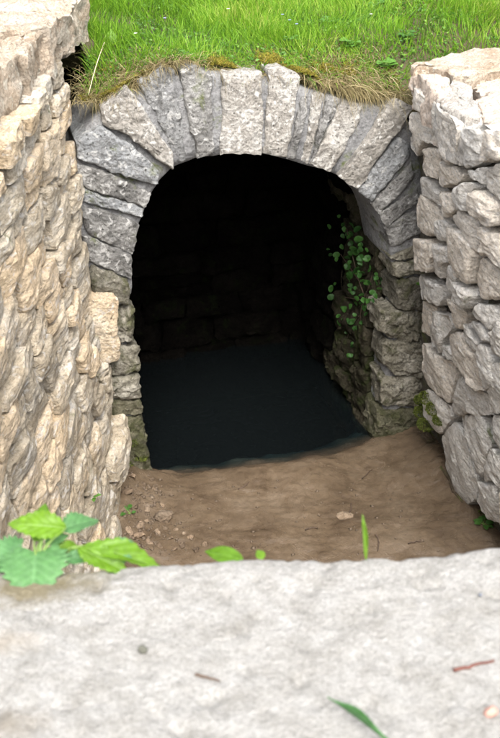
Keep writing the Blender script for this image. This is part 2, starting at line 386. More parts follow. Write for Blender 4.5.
# ------------------------------------------------------------------ a rough stone
STONE_N = [0]
def stone(name, poly, S, depth, mat, parent, N=40, bulge=0.018, rough=0.007, gap=0.004, tilt=0.25, nside=3, d0=0.0, facets=5, wob=0.006, corner=1, lump=0.0, bed=(1, 1, 1)):
    STONE_N[0] += 1; sd_ = STONE_N[0]
    R = np.random.default_rng(1000 + sd_)
    P = np.asarray(poly, float)
    area = 0.5 * np.sum(P[:, 0] * np.roll(P[:, 1], -1) - P[:, 1] * np.roll(P[:, 0], -1))
    if area < 0: P = P[::-1]; area = -area
    for _ in range(corner):                            # clip the corners
        Q = np.roll(P, -1, 0); P = np.stack([P * 0.93 + Q * 0.07, P * 0.07 + Q * 0.93], 1).reshape(-1, 2)
    seg = np.linalg.norm(np.roll(P, -1, 0) - P, axis=1); cum = np.concatenate([[0], np.cumsum(seg)])
    t = np.linspace(0, cum[-1], N, endpoint=False)
    PP = np.vstack([P, P[:1]])
    B = np.stack([np.interp(t, cum, PP[:, k]) for k in (0, 1)], 1)
    c = B.mean(0); L = math.sqrt(max(area, 1e-6))
    rad = B - c; rl = np.linalg.norm(rad, axis=1, keepdims=True) + 1e-9
    wb = fbm(np.stack([B[:, 0] / L * 2.5, B[:, 1] / L * 2.5, np.full(N, sd_ * 3.1)], 1), 1.0, 2, sd_)[:, :2] * min(wob, 0.06 * L)
    B = c + rad * np.maximum(0.3, 1 - gap / rl) + wb
    rad = B - c
    bulge = min(bulge, 0.22 * L); rough = min(rough, 0.06 * L + 0.001)
    # split front: a tilted plane cut by a few chips near the rim
    pl = [(bulge, R.normal(0, tilt * 0.35, 2))]
    rmax = np.linalg.norm(rad, axis=1).mean()
    for k in range(facets):
        an = R.uniform(0, 2 * math.pi); sl = R.uniform(0.3, 1.3) * tilt * 2.0
        pl.append((bulge + rmax * sl * R.uniform(0.25, 0.75), -np.array([math.cos(an), math.sin(an)]) * sl))
    def front(q, f):
        x = q - c
        D = np.min([h + x @ g for h, g in pl], axis=0)
        return np.maximum(D * (1 - f ** 16 * 0.75), -0.015)
    rows_a, rows_d = [], []
    for k in range(nside):
        w = k / nside
        rows_a.append(c + rad * (0.95 + 0.05 * w)); rows_d.append(np.full(N, -depth * (1 - w) - 0.004 * w))
    fr = (1.0, 0.985, 0.955, 0.90, 0.82, 0.72, 0.60, 0.47, 0.33, 0.18)
    for f in fr:
        q = c + rad * f
        rows_a.append(q); rows_d.append(front(q, np.full(N, f)) if f < 1 else np.minimum(front(q, np.ones(N)), 0.003))
    rows_a.append(np.repeat(c[None], 1, 0)); rows_d.append(front(c[None], np.zeros(1)))
    Q = np.vstack(rows_a); D = np.concatenate(rows_d) + d0
    V = S(Q[:, 0], Q[:, 1], D)
    nr = nside + len(fr)
    W = V * np.array(bed)
    r1 = fbm(W, 20, 2, sd_ * 7, 0.6)
    r2 = vnoise(W * 48 + 3.3, sd_ * 11); r3 = vnoise(W * 105 + 9.1, sd_ * 13)
    ridge = (0.5 - np.abs(r1)) * 1.5 + 0.9 * (0.35 - np.abs(r2)) * 1.4 + 0.45 * r3
    mid = fbm(W, 0.9 / max(L, 0.05) + 4, 2, sd_ * 5, 0.5)
    V = V + rough * (0.8 * ridge + 0.55 * mid)
    if lump: V = V + lump * fbm(V, 9, 2, sd_ * 17, 0.6)
    faces = [grid_faces(nr, N, True)]
    last = (nr - 1) * N; ci = nr * N
    j = np.arange(N)
    faces.append(np.stack([last + j, last + (j + 1) % N, np.full(N, ci)], 1))
    faces.append(np.arange(N)[::-1][None])
    # orientation check
    o = mesh_obj(name, V, faces, mat, parent, True, 30)
    me = o.data
    nrm = np.zeros(len(me.polygons) * 3); me.polygons.foreach_get('normal', nrm)
    fn = nrm.reshape(-1, 3)[grid_faces(nr, N, True).shape[0]:-1].mean(0)
    out = S(np.array([c[0]]), np.array([c[1]]), np.array([0.1]))[0] - S(np.array([c[0]]), np.array([c[1]]), np.array([0.0]))[0]
    if fn @ out < 0: me.flip_normals()
    return o

def courses(a0, a1, z0, z1, hmin, hmax, wmin, wmax, R, wave=0.012):
    """rubble courses as quads in (a, z)"""
    zs = [z0]
    while zs[-1] < z1 - hmin * 0.6:
        h = R.uniform(hmin, hmax); zs.append(zs[-1] + h)
    zs = np.array(zs); zs = z0 + (zs - z0) * (z1 - z0) / (zs[-1] - z0)
    ph = R.uniform(0, 6.28, (len(zs), 3))
    def zc(i, a):
        if i == 0 or i == len(zs) - 1: return zs[i]
        return zs[i] + wave * (math.sin(a * 4 + ph[i, 0]) + 0.7 * math.sin(a * 9.5 + ph[i, 1]) + 0.5 * math.sin(a * 21 + ph[i, 2]))
    out = []
    for i in range(len(zs) - 1):
        a = a0 - R.uniform(0, wmin * 0.5); h = zs[i + 1] - zs[i]
        first = True
        while a < a1:
            w = R.uniform(wmin, wmax) * (0.7 + 0.5 * h / hmax)
            l0, l1 = R.normal(0, 0.009, 2); 
            s0, s1 = (0, 0) if first else last_s
            aa0 = max(a, a0)
            q = [(aa0 + s0, zc(i, a)), (a + w + l0, zc(i, a + w)), (a + w + l1, zc(i + 1, a + w)), (aa0 + s1, zc(i + 1, a))]
            last_s = (l0, l1); first = False
            u = R.uniform()
            if u < 0.16 and h > hmin * 1.2:               # two thin stones, one on the other
                m0, m1 = R.uniform(0.4, 0.6, 2)
                ml = (q[0][0] * (1 - m0) + q[3][0] * m0, q[0][1] * (1 - m0) + q[3][1] * m0)
                mr = (q[1][0] * (1 - m1) + q[2][0] * m1, q[1][1] * (1 - m1) + q[2][1] * m1)
                out.append([q[0], q[1], mr, ml]); out.append([ml, mr, q[2], q[3]])
            else:
                mid_b = ((q[0][0] + q[1][0]) / 2 + R.normal(0, 0.01), zc(i, a + w / 2) + R.normal(0, 0.005))
                mid_t = ((q[2][0] + q[3][0]) / 2 + R.normal(0, 0.01), zc(i + 1, a + w / 2) + R.normal(0, 0.005))
                out.append([q[0], mid_b, q[1], q[2], mid_t, q[3]])
            a += w
    return out

# ------------------------------------------------------------------ ground
EDGE_S = np.array([-0.4, -0.1, 0.0, 0.08, 0.15, 0.24, 0.30, 0.36, 0.57, 0.70, 0.85, 1.0, 1.3])
EDGE_Z = np.array([1.42, 1.40, 1.405, 1.455, 1.495, 1.505, 1.48, 1.455, 1.43, 1.385, 1.34, 1.31, 1.33])
def ground_z(x, y):
    x, y = np.asarray(x, float), np.asarray(y, float)
    s = (x - PL[0]) * E_[0] + (y - PL[1]) * E_[1]; dep = (x - PL[0]) * N_[0] + (y - PL[1]) * N_[1]
    edge = np.interp(s, EDGE_S, EDGE_Z)
    k = np.clip(dep / 0.38, 0, 1); k = k * k * (3 - 2 * k)
    far = 1.475 + 0.05 * np.clip(dep, 0, 3) + 0.022 * np.sin(x * 3.1 + 1) * np.sin(y * 2.7)
    z = edge * (1 - k) + far * k
    front = 1.40 + 0.0 * x
    kf = np.clip((dep + 0.5) / 0.5, 0, 1)
    return front * (1 - kf) + z * kf + 0.35 * np.clip((np.hypot(x, y - 2.2) - 8) / 60, 0, 1)
def build_ground():
    b = []
    for s in np.linspace(-0.02, 1.0, 60): b.append(PL + s * E_ + 0.10 * N_)
    for q in [(0.75, 3.62), (1.0, 3.5), (1.05, 3.0), (1.12, 2.4), (1.2, 1.8), (1.25, 1.2), (1.2, 0.5), (0.9, 0.05), (0.3, -0.15), (-0.3, -0.15), (-0.85, 0.1), (-1.0, 0.8), (-1.0, 1.6), (-1.0, 2.4), (-1.0, 3.2), (-0.92, 3.78), (-0.56, 3.80)]:
        b.append(np.array([q[0], q[1], 0]))
    b = np.array(b)[:, :2]
    bb = np.vstack([b, b[:1]]); cum = np.concatenate([[0], np.cumsum(np.linalg.norm(np.diff(bb, axis=0), axis=1))])
    t = np.linspace(0, cum[-1], 420, endpoint=False)
    B = np.stack([np.interp(t, cum, bb[:, k]) for k in (0, 1)], 1)
    c = np.array([0.1, 2.0])
    V = []
    rings = list(1 + np.array([0, .008, .02, .035, .055, .08, .11, .15, .2, .26, .33, .42, .52, .65, .8, 1.0, 1.3, 1.7, 2.3, 3.2, 4.5, 7, 11, 20, 45, 120]))
    for r in rings:
        q = c + (B - c) * r
        z = ground_z(q[:, 0], q[:, 1])
        V.append(np.stack([q[:, 0], q[:, 1], z], 1))
    # a skirt into the earth behind the masonry
    sk = V[0].copy(); sk[:, 2] -= 0.10
    V = np.vstack([sk] + V)
    V[:, 2] += fbm(V, 9, 3, 3)[:, 2] * 0.012
    o = mesh_obj('ground', V, [grid_faces(len(rings) + 1, 420, True)], M_SOIL)
    tag(o, 'grassy earth bank above the stone arch', 'ground', kind='structure')
build_ground()

WATER_Z = -0.025
WLX = np.array([(90, 486), (150, 478), (200, 474), (250, 467), (300, 460), (340, 453), (372, 440), (420, 425)])
WLW = np.array([on_z(u, v, WATER_Z)[:2] for u, v in WLX])
WLS = np.stack([(WLW - PL[:2]) @ E_[:2], (WLW - PL[:2]) @ N_[:2]], 1)
def mud_z(x, y):
    s = (x - PL[0]) * E_[0] + (y - PL[1]) * E_[1]; dep = (x - PL[0]) * N_[0] + (y - PL[1]) * N_[1]
    w = np.interp(s, WLS[:, 0], WLS[:, 1])
    P = np.stack([x, y, 0 * x], 1)
    w = w + fbm(P, 14, 3, 21)[:, 0] * 0.018
    q = dep - w                                            # >0 : under water
    z = WATER_Z + np.where(q > 0, -0.16 * q - 1.6 * np.clip(q, 0, 0.6) ** 2, 0.028 * (1 - np.exp(q / 0.025)) + 0.012 * np.clip(-q, 0, 1))
    z = z + np.where(q < 0, np.clip(-q / 0.08, 0, 1), 0) * (fbm(P, 4.5, 3, 5)[:, 2] * 0.014 + (0.4 - np.abs(fbm(P * np.array([1, 1.7, 1]), 13, 3, 9)[:, 2])) * 0.0035 + fbm(P, 45, 2, 19)[:, 2] * 0.0016)
    # banks of silt and rubble against both walls
    xl = -0.45 + 0.02 * (y - 3); z = z + 0.07 * np.exp(-np.clip(x - xl, 0, 9) / 0.07) * (dep < 0.05)
    xr = 0.63 + 0.2 * (3.56 - y); z = z + 0.03 * np.exp(-np.clip(xr - x, 0, 9) / 0.06) * (q < 0)
    return np.maximum(z, -0.4)
def build_mud():
    xs = np.concatenate([np.linspace(-1.3, -0.5, 12)[:-1], np.linspace(-0.5, 0.95, 190), np.linspace(0.95, 1.6, 10)[1:]])
    ys = np.concatenate([np.linspace(0.3, 2.3, 26)[:-1], np.linspace(2.3, 3.75, 190), np.linspace(3.75, 5.2, 22)[1:]])
    X, Y = np.meshgrid(xs, ys, indexing='ij')
    z = mud_z(X.ravel(), Y.ravel())
    o = mesh_obj('mud', np.stack([X.ravel(), Y.ravel(), z], 1), [grid_faces(len(xs), len(ys))[:, ::-1]], M_MUD)
    tag(o, 'wet brown mud floor in front of the tunnel', 'mud', kind='structure')
build_mud()
def build_water():
    ss = np.linspace(-0.12, 1.02, 40); ds = np.linspace(-0.35, 1.15, 50)
    S_, D_ = np.meshgrid(ss, ds, indexing='ij')
    V = PL + S_.reshape(-1, 1) * E_ + D_.reshape(-1, 1) * N_; V[:, 2] = WATER_Z
    Bt = V.copy(); Bt[:, 2] = -0.6
    g = grid_faces(40, 50); n0 = 2000; nu, nz = 40, 50
    rim = np.array(list(range(nz)) + [i * nz + nz - 1 for i in range(1, nu)] + [(nu - 1) * nz + j for j in range(nz - 2, -1, -1)] + [i * nz for i in range(nu - 2, 0, -1)]); r2 = np.roll(rim, -1)
    f = [g[:, ::-1], g + n0, np.stack([rim, r2, r2 + n0, rim + n0], 1)]
    o = mesh_obj('water', np.vstack([V, Bt]), f, M_WATER, None, False)
    import bmesh
    bm = bmesh.new(); bm.from_mesh(o.data); bmesh.ops.recalc_face_normals(bm, faces=bm.faces); bm.to_mesh(o.data); bm.free()
    tag(o, 'dark still water inside the stone tunnel', 'water', kind='structure')
build_water()

# ------------------------------------------------------------------ solid cores behind the stones
def wall_core(name, S, a0, a1, z0, z1, rec, thick, mat, parent, na=70, nz=50):
    A, Zg = np.meshgrid(np.linspace(a0, a1, na), np.linspace(z0, z1, nz), indexing='ij')
    a, z = A.ravel(), Zg.ravel()
    F = S(a, z, np.full(len(a), -rec)); F = F + fbm(F, 16, 3, 2) * 0.009
    Bk = S(a, z, np.full(len(a), -thick))
    V = np.vstack([F, Bk]); n0 = na * nz
    g = grid_faces(na, nz)
    rim = list(np.arange(nz)) + [i * nz + nz - 1 for i in range(1, na)] + [(na - 1) * nz + j for j in range(nz - 2, -1, -1)] + [i * nz for i in range(na - 2, 0, -1)]
    rim = np.array(rim); r2 = np.roll(rim, -1)
    side = np.stack([rim, r2, r2 + n0, rim + n0], 1)
    o = mesh_obj(name, V, [g, (g + n0)[:, ::-1], side], mat, parent)
    return o

# ---- left wall
left_wall = empty('left_wall', (-0.7, 2.3, 0), 'tall tan drystone wall of small rough blocks along the left side', 'wall')
wall_core('joint_fill', S_left, -0.02, 2.35, -0.15, 1.56, 0.05, 0.42, M_EARTHT, left_wall)
wall_core('joint_fill', S_left, -0.46, -0.025, 1.2, 1.56, 0.10, 0.40, M_EARTHT, left_wall, 12, 12)
RL = np.random.default_rng(41)
for q in courses(0.0, 2.1, -0.03, 1.545, 0.05, 0.092, 0.12, 0.28, RL, 0.006):
    stone('stone', q, S_left, 0.10, M_TAN, left_wall, N=52, bulge=0.014, rough=0.0040, gap=0.0050, tilt=0.16, nside=3, d0=RL.normal(0, 0.010), wob=0.006, facets=3, bed=(1, 0.4, 1.2))
# coping: face blocks above the last course, then the flat top behind them
def cap(poly, z0, z1, mat, parent, **k):
    return stone('coping_stone', poly, S_top(z1 - 0.012), z1 - z0, mat, parent, **k)
kw = dict(N=64, bulge=0.012, rough=0.011, gap=0.001, tilt=0.07, nside=8, wob=0.012, facets=3, lump=0.014)
for (x0, x1, y0, y1, z0, z1) in [(-0.86, -0.500, 3.44, 3.80, 1.53, 1.67), (-0.90, -0.515, 3.13, 3.45, 1.55, 1.665), (-0.80, -0.530, 2.84, 3.14, 1.54, 1.655), (-0.88, -0.545, 2.52, 2.85, 1.52, 1.66),
                                 (-0.9, -0.540, 2.15, 2.53, 1.54, 1.65), (-0.9, -0.55, 1.72, 2.16, 1.54, 1.65), (-0.9, -0.55, 1.35, 1.73, 1.54, 1.65), (-0.9, -0.55, 0.98, 1.36, 1.54, 1.65),
                                 (-1.0, -0.79, 2.80, 3.16, 1.54, 1.64)]:
    j = RL.normal(0, 0.016, 12); x1 -= 0.03
    cap([(x0, y0 + j[0]), ((x0 + x1) / 2, y0 + j[1]), (x1 + j[2], y0 + j[3]), (x1 + j[4], (y0 + y1) / 2), (x1 + j[5], y1 + j[6]), ((x0 + x1) / 2, y1 + j[7]), (x0, y1 + j[8])], z0, z1, M_TANCAP, left_wall, **kw)

# ---- right wall
right_wall = empty('right_wall', (0.9, 2.9, 0), 'pale grey drystone wall of large irregular blocks along the right side', 'wall')
wall_core('joint_fill', S_right, -0.03, 2.5, -0.15, 1.36, 0.05, 0.42, M_EARTHW, right_wall)
RIGHT = [
 [(414,198),(421,195),(430,203),(439,218),(433,236),(426,237),(413,226)], [(416,176),(425,180),(434,190),(437,207),(430,202),(418,192)],
 [(436,194),(443,190),(455,194),(455,210),(446,220),(439,212)], [(455,188),(469,182),(474,186),(470,196),(470,213),(456,209)],
 [(470,193),(480,190),(497,203),(497,226),(490,228),(480,218),(470,213)], [(479,223),(507,238),(507,272),(480,254)],
 [(448,218),(457,210),(477,218),(479,251),(474,253),(460,234)], [(434,220),(441,220),(448,226),(448,246),(440,242),(433,237)],
 [(448,227),(457,229),(472,244),(474,254),(471,288),(461,278),(456,276),(450,262)], [(417,240),(426,238),(433,242),(435,256),(433,274),(422,271),(418,258)],
 [(434,242),(446,248),(447,262),(442,266),(441,280),(435,274)], [(442,267),(448,266),(455,276),(450,298),(443,290)],
 [(474,256),(507,274),(507,302),(480,302),(474,288)], [(457,280),(468,286),(474,296),(469,312),(460,306)],
 [(419,274),(430,280),(442,288),(443,300),(440,307),(421,300)], [(418,301),(422,300),(433,308),(427,338),(418,332)],
 [(433,309),(447,316),(450,330),(442,342),(440,354),(428,344),(428,332)], [(443,298),(458,306),(464,316),(460,332),(450,328),(448,316)],
 [(468,323),(480,323),(491,338),(491,345),(484,342)], [(463,322),(478,342),(477,356),(464,340)],
 [(469,314),(474,302),(490,305),(502,316),(490,332),(480,321)], [(492,332),(507,316),(507,360),(494,356)],
 [(449,334),(460,333),(478,360),(486,392),(476,392),(454,364),(448,346)], [(440,344),(448,346),(454,364),(440,355)],
 [(422,342),(432,352),(440,356),(454,366),(455,376),(450,406),(430,386),(421,370)], [(478,344),(491,348),(494,366),(500,384),(488,392),(479,360)],
 [(455,376),(476,392),(486,400),(488,416),(454,416),(451,406)], [(441,437),(453,420),(465,441),(477,477),(477,500),(465,508),(453,491),(444,467)],
 [(455,417),(475,414),(489,441),(483,479),(478,477),(467,441)], [(478,481),(498,485),(502,526),(489,522),(477,502)],
 [(489,416),(507,416),(507,470),(490,441)], [(489,444),(507,474),(507,500),(499,484),(484,480)], [(495,362),(508,364),(508,412),(489,412),(488,394)],
 [(404,128),(412,110),(430,120),(433,144),(424,142),(416,158),(408,148)], [(416,160),(424,146),(436,150),(438,160),(436,180),(418,176)],
 [(438,160),(450,168),(462,174),(455,186),(442,188),(436,178)], [(482,166),(508,160),(508,205),(498,202),(481,188)], [(463,173),(480,166),(481,187),(472,184)],
 [(434,98),(450,112),(458,124),(456,156),(450,166),(438,156),(433,122)], [(460,126),(482,124),(488,132),(480,164),(463,171),(457,152)], [(490,130),(508,130),(508,160),(483,164)], [(414,84),(424,92),(431,100),(431,116),(422,114),(413,106)],
 [(499,206),(508,208),(508,236),(498,228)], [(424,392),(430,388),(450,408),(452,420),(440,436),(428,420)], [(500,488),(508,492),(508,545),(500,528)],
]
RR = np.random.default_rng(5)
for q in RIGHT:
    q = [pix_on(S_right, u, v, -1) for u, v in q]
    stone('stone', q, S_right, 0.13, M_WHITE, right_wall, N=60, bulge=0.012, rough=0.0046, gap=0.0036, tilt=0.15, nside=3, d0=RR.normal(0, 0.010), wob=0.006, bed=(1, 0.45, 1.2))
for q in courses(0.75, 2.5, -0.04, 1.32, 0.10, 0.16, 0.12, 0.26, RR):
    c = np.mean(q, 0); p = S_right([c[0]], [c[1]], [0.])[0] - CAM
    u = 250 + FPX * (p @ IR) / (p @ AF)
    if min(a for a, _ in q) < 0.0: continue
    pu = [250 + FPX * ((S_right([a], [b], [0.])[0] - CAM) @ IR) / ((S_right([a], [b], [0.])[0] - CAM) @ AF) for a, b in q]
    if min(pu) > 500:
        stone('stone', q, S_right, 0.13, M_WHITE, right_wall, N=40, bulge=0.014, rough=0.010, gap=0.001, tilt=0.24, d0=RR.normal(0, 0.010), wob=0.009)
def top_xy(us, z): return [tuple(on_z(u, v, z)[:2]) for u, v in us]
kr = dict(N=84, bulge=0.012, rough=0.0065, gap=0.000, tilt=0.04, nside=9, wob=0.008, facets=2, lump=0.009)
cap(top_xy([(414,72),(428,68),(450,78),(447,98),(436,96),(426,83)], 1.44), 1.33, 1.44, M_WHITECAP, right_wall, **kr)
cap(top_xy([(452,79),(470,84),(474,96),(482,117),(466,118),(450,110),(438,97),(448,98)], 1.435), 1.30, 1.435, M_WHITECAP, right_wall, **kr)
cap(top_xy([(476,98),(500,90),(540,92),(545,128),(500,128),(484,118)], 1.43), 1.31, 1.43, M_WHITECAP, right_wall, **kr)
cap(top_xy([(415,63),(440,58),(470,51),(500,50),(520,54),(515,68),(490,70),(470,76),(452,77),(430,67),(416,70)], 1.45), 1.34, 1.455, M_TANCAP, right_wall, **kr)
cap(top_xy([(473,78),(492,72),(540,68),(545,90),(498,88),(477,95)], 1.42), 1.32, 1.425, M_WHITECAP, right_wall, **kr)
for i in range(4):
    y1 = 2.60 - i * 0.42; x0 = float(right_top(3.56 - y1 + 0.2)) - 0.01; x9 = float(right_top(3.56 - y1)) - 0.01 - x0
    cap([(x0 - x9, y1 - 0.41), (x0 + 0.45, y1 - 0.41), (x0 + 0.45, y1), (x0 + x9, y1), (x0 - 0.01, y1 - 0.2)], 1.3, 1.43, M_WHITECAP, right_wall, **kr)

# ------------------------------------------------------------------ arch and tunnel
arch = empty('stone_arch', tuple(PL + 0.45 * E_), 'grey stone arch of long wedge blocks framing the dark tunnel mouth', 'arch')
VOUS = [
 ('W', [(99,107),(126,88),(138,101),(172,154),(168,167),(154,157),(127,135),(103,125)]),
 ('G', [(137,83),(164,66),(176,72),(189,154),(178,160),(160,126)]),
 ('G', [(179,71),(194,64),(212,73),(213,154),(192,157)]),
 ('W', [(221,73),(262,71),(261,152),(224,155)]),
 ('W', [(268,69),(283,67),(301,77),(288,159),(262,158)]),
 ('G', [(301,97),(309,96),(296,161),(289,160)]),
 ('W', [(312,94),(325,93),(308,163),(298,161)]),
 ('G', [(327,95),(339,98),(318,150),(309,164),(309,158)]),
 ('W', [(342,100),(364,105),(358,124),(330,170),(311,165)]),
 ('W', [(384,106),(396,98),(411,106),(400,126),(356,182),(341,175),(358,150)]),
 ('G', [(396,136),(408,144),(410,156),(372,201),(357,188)]),
 ('G', [(411,162),(415,178),(380,212),(372,204)]),
 ('G', [(426,178),(428,194),(388,226),(381,214)]),
 ('G', [(428,200),(430,232),(396,249),(386,230)]),
 ('J', [(390,258),(430,238),(430,254),(394,262)]),
 ('J', [(390,264),(430,256),(430,274),(393,276)]),
 ('J', [(394,279),(430,277),(430,309),(393,308)]),
 ('J', [(377,311),(430,310),(430,338),(404,341),(380,333)]),
 ('J', [(382,342),(432,340),(432,372),(392,376),(380,362)]),
 ('J', [(380,377),(424,373),(436,388),(428,408),(380,406)]),
 ('F', [(374,409),(414,411),(424,428),(412,446),(374,446)]),
 ('G', [(74,140),(98,125),(128,142),(157,170),(152,184),(122,176),(76,158)]),
 ('G', [(72,162),(118,177),(149,191),(140,203),(110,196),(74,182)]),
 ('G', [(74,185),(110,198),(141,205),(137,218),(100,207),(78,202)]),
 ('G', [(76,205),(102,210),(137,221),(131,256),(88,234)]),
 ('G', [(80,233),(90,236),(131,259),(128,276),(88,262)]),
 ('J', [(86,265),(128,279),(129,303),(114,303),(90,290)]),
 ('J', [(100,305),(134,306),(134,342),(102,346)]),
 ('J', [(100,348),(138,345),(139,371),(102,374)]),
 ('J', [(104,376),(139,373),(141,398),(106,398)]),
 ('F', [(106,400),(141,400),(142,414),(108,416)]),
 ('F', [(110,418),(143,416),(151,472),(147,482),(114,484)]),
]
# intrados profile (s, z), left foot -> crown -> right foot
INTR = np.array([fac(u, v) for u, v in [(151,478),(143,416),(140,380),(134,330),(130,280),(132,256),(138,222),(152,188),(172,164),(192,157),(225,154),(262,154),(290,160),(312,165),(340,176),(358,188),(374,204),(388,228),(394,256),(394,300),(381,334),(381,374),(377,410),(374,446)]])
INTR[0, 1] = -0.2; INTR[-1, 1] = -0.2
def smooth_curve(P, n):
    cum = np.concatenate([[0], np.cumsum(np.linalg.norm(np.diff(P, axis=0), axis=1))])
    t = np.linspace(0, cum[-1], n)
    Q = np.stack([np.interp(t, cum, P[:, k]) for k in (0, 1)], 1)
    for _ in range(12): Q[1:-1] = 0.25 * Q[:-2] + 0.5 * Q[1:-1] + 0.25 * Q[2:]
    return Q, cum[-1]
IC, ILEN = smooth_curve(INTR, 120)
def snap(P):
    """put the feet of the ring stones on the intrados"""
    P = np.array(P)
    for n_, p in enumerate(P):
        dd = np.linalg.norm(IC - p, axis=1); m_ = int(np.argmin(dd))
        if dd[m_] < 0.035: P[n_] = IC[m_]
    return P
MM = {'W': M_ARCHW, 'G': M_ARCH, 'J': M_JAMB, 'F': M_FOOT}
RA = np.random.default_rng(3)
def intr(q):   # is this block part of the ring or of the jambs
    return 'voussoir' if np.mean([v for _, v in q]) < 262 else 'jamb_stone'
for k, q in VOUS:
    o = stone(intr(q), snap([fac(u, v) for u, v in q]) if k in 'WG' else [fac(u, v) for u, v in q], S_fac, 0.30 if k in 'WG' else 0.13, MM[k], arch, N=72, bulge=0.012 if k in 'WG' else 0.024, rough=0.0050 if k in 'WG' else 0.010, gap=0.001, tilt=0.07 if k in 'WG' else 0.2, corner=0 if k in 'WG' else 2, facets=3, nside=5, d0=RA.normal(0, 0.005), wob=0.0035)
# a long tan bonder of the left wall in front of the jamb
o = stone('bonding_stone', [fac(u, v) for u, v in [(84,289),(115,287),(117,352),(100,356),(86,352)]], S_fac, 0.16, M_TAN, left_wall, N=56, bulge=0.012, rough=0.006, d0=0.075, tilt=0.1, nside=6)
o['label'] = 'flat tan block sticking out beside the arch'

tan_ = np.gradient(IC, axis=0); tan_ /= np.linalg.norm(tan_, axis=1, keepdims=True)
INW = np.stack([tan_[:, 1], -tan_[:, 0]], 1)           # points into the opening
def S_tun(a, b, d):
    """a: arc length along the profile, b: depth into the tunnel, d: towards the void"""
    a, b, d = map(np.asarray, (a, b, d)); t = np.linspace(0, ILEN, 120)
    s = np.interp(a, t, IC[:, 0]); z = np.interp(a, t, IC[:, 1]); ns = np.interp(a, t, INW[:, 0]); nz = np.interp(a, t, INW[:, 1])
    return PL + (s + d * ns)[:, None] * E_ + b[:, None] * N_ + (z + d * nz)[:, None] * Z_
TD = 0.98                                               # depth of the chamber
# mortar body of the arch face: strip between intrados and the back of the masonry
def build_arch_mortar():
    OUT = np.array([fac(u, v) for u, v in [(104,486),(104,416),(100,380),(94,330),(84,270),(72,230),(70,190),(70,160),(76,140),(98,112),(128,92),(150,82),(178,72),(213,74),(240,74),(265,72),(298,84),(320,97),(345,102),(380,110),(400,108),(412,112),(424,150),(428,200),(430,250),(430,330),(434,380),(436,450)]])
    OUT[0, 1] = -0.2; OUT[-1, 1] = -0.2
    OC, _ = smooth_curve(OUT, 120)
    rows = []
    I2 = IC - INW * np.where(IC[:, 1] > 0.72, 0.001, 0.03)[:, None]; O2 = OC
    for f, d in ((0, -0.30), (0, -0.012), (0.12, -0.008), (0.3, -0.007), (0.5, -0.006), (0.7, -0.007), (0.88, -0.008), (1, -0.02), (1, -0.36)):
        q = I2 * (1 - f) + O2 * f
        rows.append(S_fac(q[:, 0], q[:, 1], np.full(120, d)))
    V = np.vstack(rows); V = V + fbm(V, 22, 3, 31) * 0.005
    o = mesh_obj('mortar', V, [grid_faces(9, 120)], M_MORTAR, arch)
build_arch_mortar()

tunnel = empty('tunnel_chamber', tuple(PL + 0.45 * E_ + 0.6 * N_), 'dark damp stone-lined chamber behind the arch', 'tunnel')
RT = np.random.default_rng(9)
lining = None
def build_shell():
    rows = []
    t = np.linspace(0, ILEN, 120)
    for b in np.linspace(0.12, TD + 0.10, 14):
        rows.append(S_tun(t, np.full(120, b), np.full(120, -0.03)))
    V = np.vstack(rows); V = V + fbm(V, 10, 3, 8) * 0.01
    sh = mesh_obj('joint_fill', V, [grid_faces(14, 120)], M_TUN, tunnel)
    # unseen outer skin, added so that no light comes through
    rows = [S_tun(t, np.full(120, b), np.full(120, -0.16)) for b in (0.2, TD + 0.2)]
    mesh_obj('outer_light_block', np.vstack(rows), [grid_faces(2, 120)], M_TUN, tunnel)
build_shell()
ARC_L0, ARC_R0 = 0.30 * ILEN, 0.68 * ILEN
for q in courses(0.0, TD - 0.28, 0.02, ILEN - 0.02, 0.09, 0.15, 0.14, 0.30, RT, 0.008):
    q2 = [(b, a + 0.285) for a, b in q]                 # (arc, depth)
    if min(p[1] for p in q2) > TD - 0.03: continue
    front_ = np.mean([p[1] for p in q2]) < 0.62 and not (ARC_L0 < np.mean([p[0] for p in q2]) < ARC_R0)  # deeper and vault stones take the shade-darkened base
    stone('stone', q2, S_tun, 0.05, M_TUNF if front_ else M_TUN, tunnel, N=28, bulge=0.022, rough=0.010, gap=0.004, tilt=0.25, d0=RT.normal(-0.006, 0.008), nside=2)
ARCZ = np.interp(np.linspace(0, ILEN, 400), np.linspace(0, ILEN, 120), IC[:, 1]); ARCT = np.linspace(0, ILEN, 400)
ARC_L = ARCT[:200][ARCZ[:200] < 0.74].max(); ARC_R = ARCT[200:][ARCZ[200:] < 0.74].min()
for a0_, a1_ in ((0.02, ARC_L), (ARC_R, ILEN - 0.02)):
    for q in courses(0.0, 0.15, a0_, a1_, 0.07, 0.13, 0.07, 0.17, RT, 0.006):
        stone('stone', [(b, min(a, 0.165) + 0.135) for a, b in q], S_tun, 0.06, M_TUNF, tunnel, N=32, bulge=0.018, rough=0.009, gap=0.003, tilt=0.22, d0=RT.normal(-0.012, 0.006), nside=2)
def S_back(a, b, d):
    a, b, d = map(np.asarray, (a, b, d)); return PL + a[:, None] * E_ + (TD - d)[:, None] * N_ + b[:, None] * Z_
for q in courses(-0.05, 0.96, -0.1, 1.25, 0.09, 0.15, 0.16, 0.32, RT, 0.008):
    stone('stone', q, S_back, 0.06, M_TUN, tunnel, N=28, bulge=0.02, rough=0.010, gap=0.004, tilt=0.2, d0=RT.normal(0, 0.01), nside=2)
wall_core('joint_fill', S_back, -0.2, 1.15, -0.3, 1.4, 0.03, 0.14, M_TUN, tunnel, 20, 20)

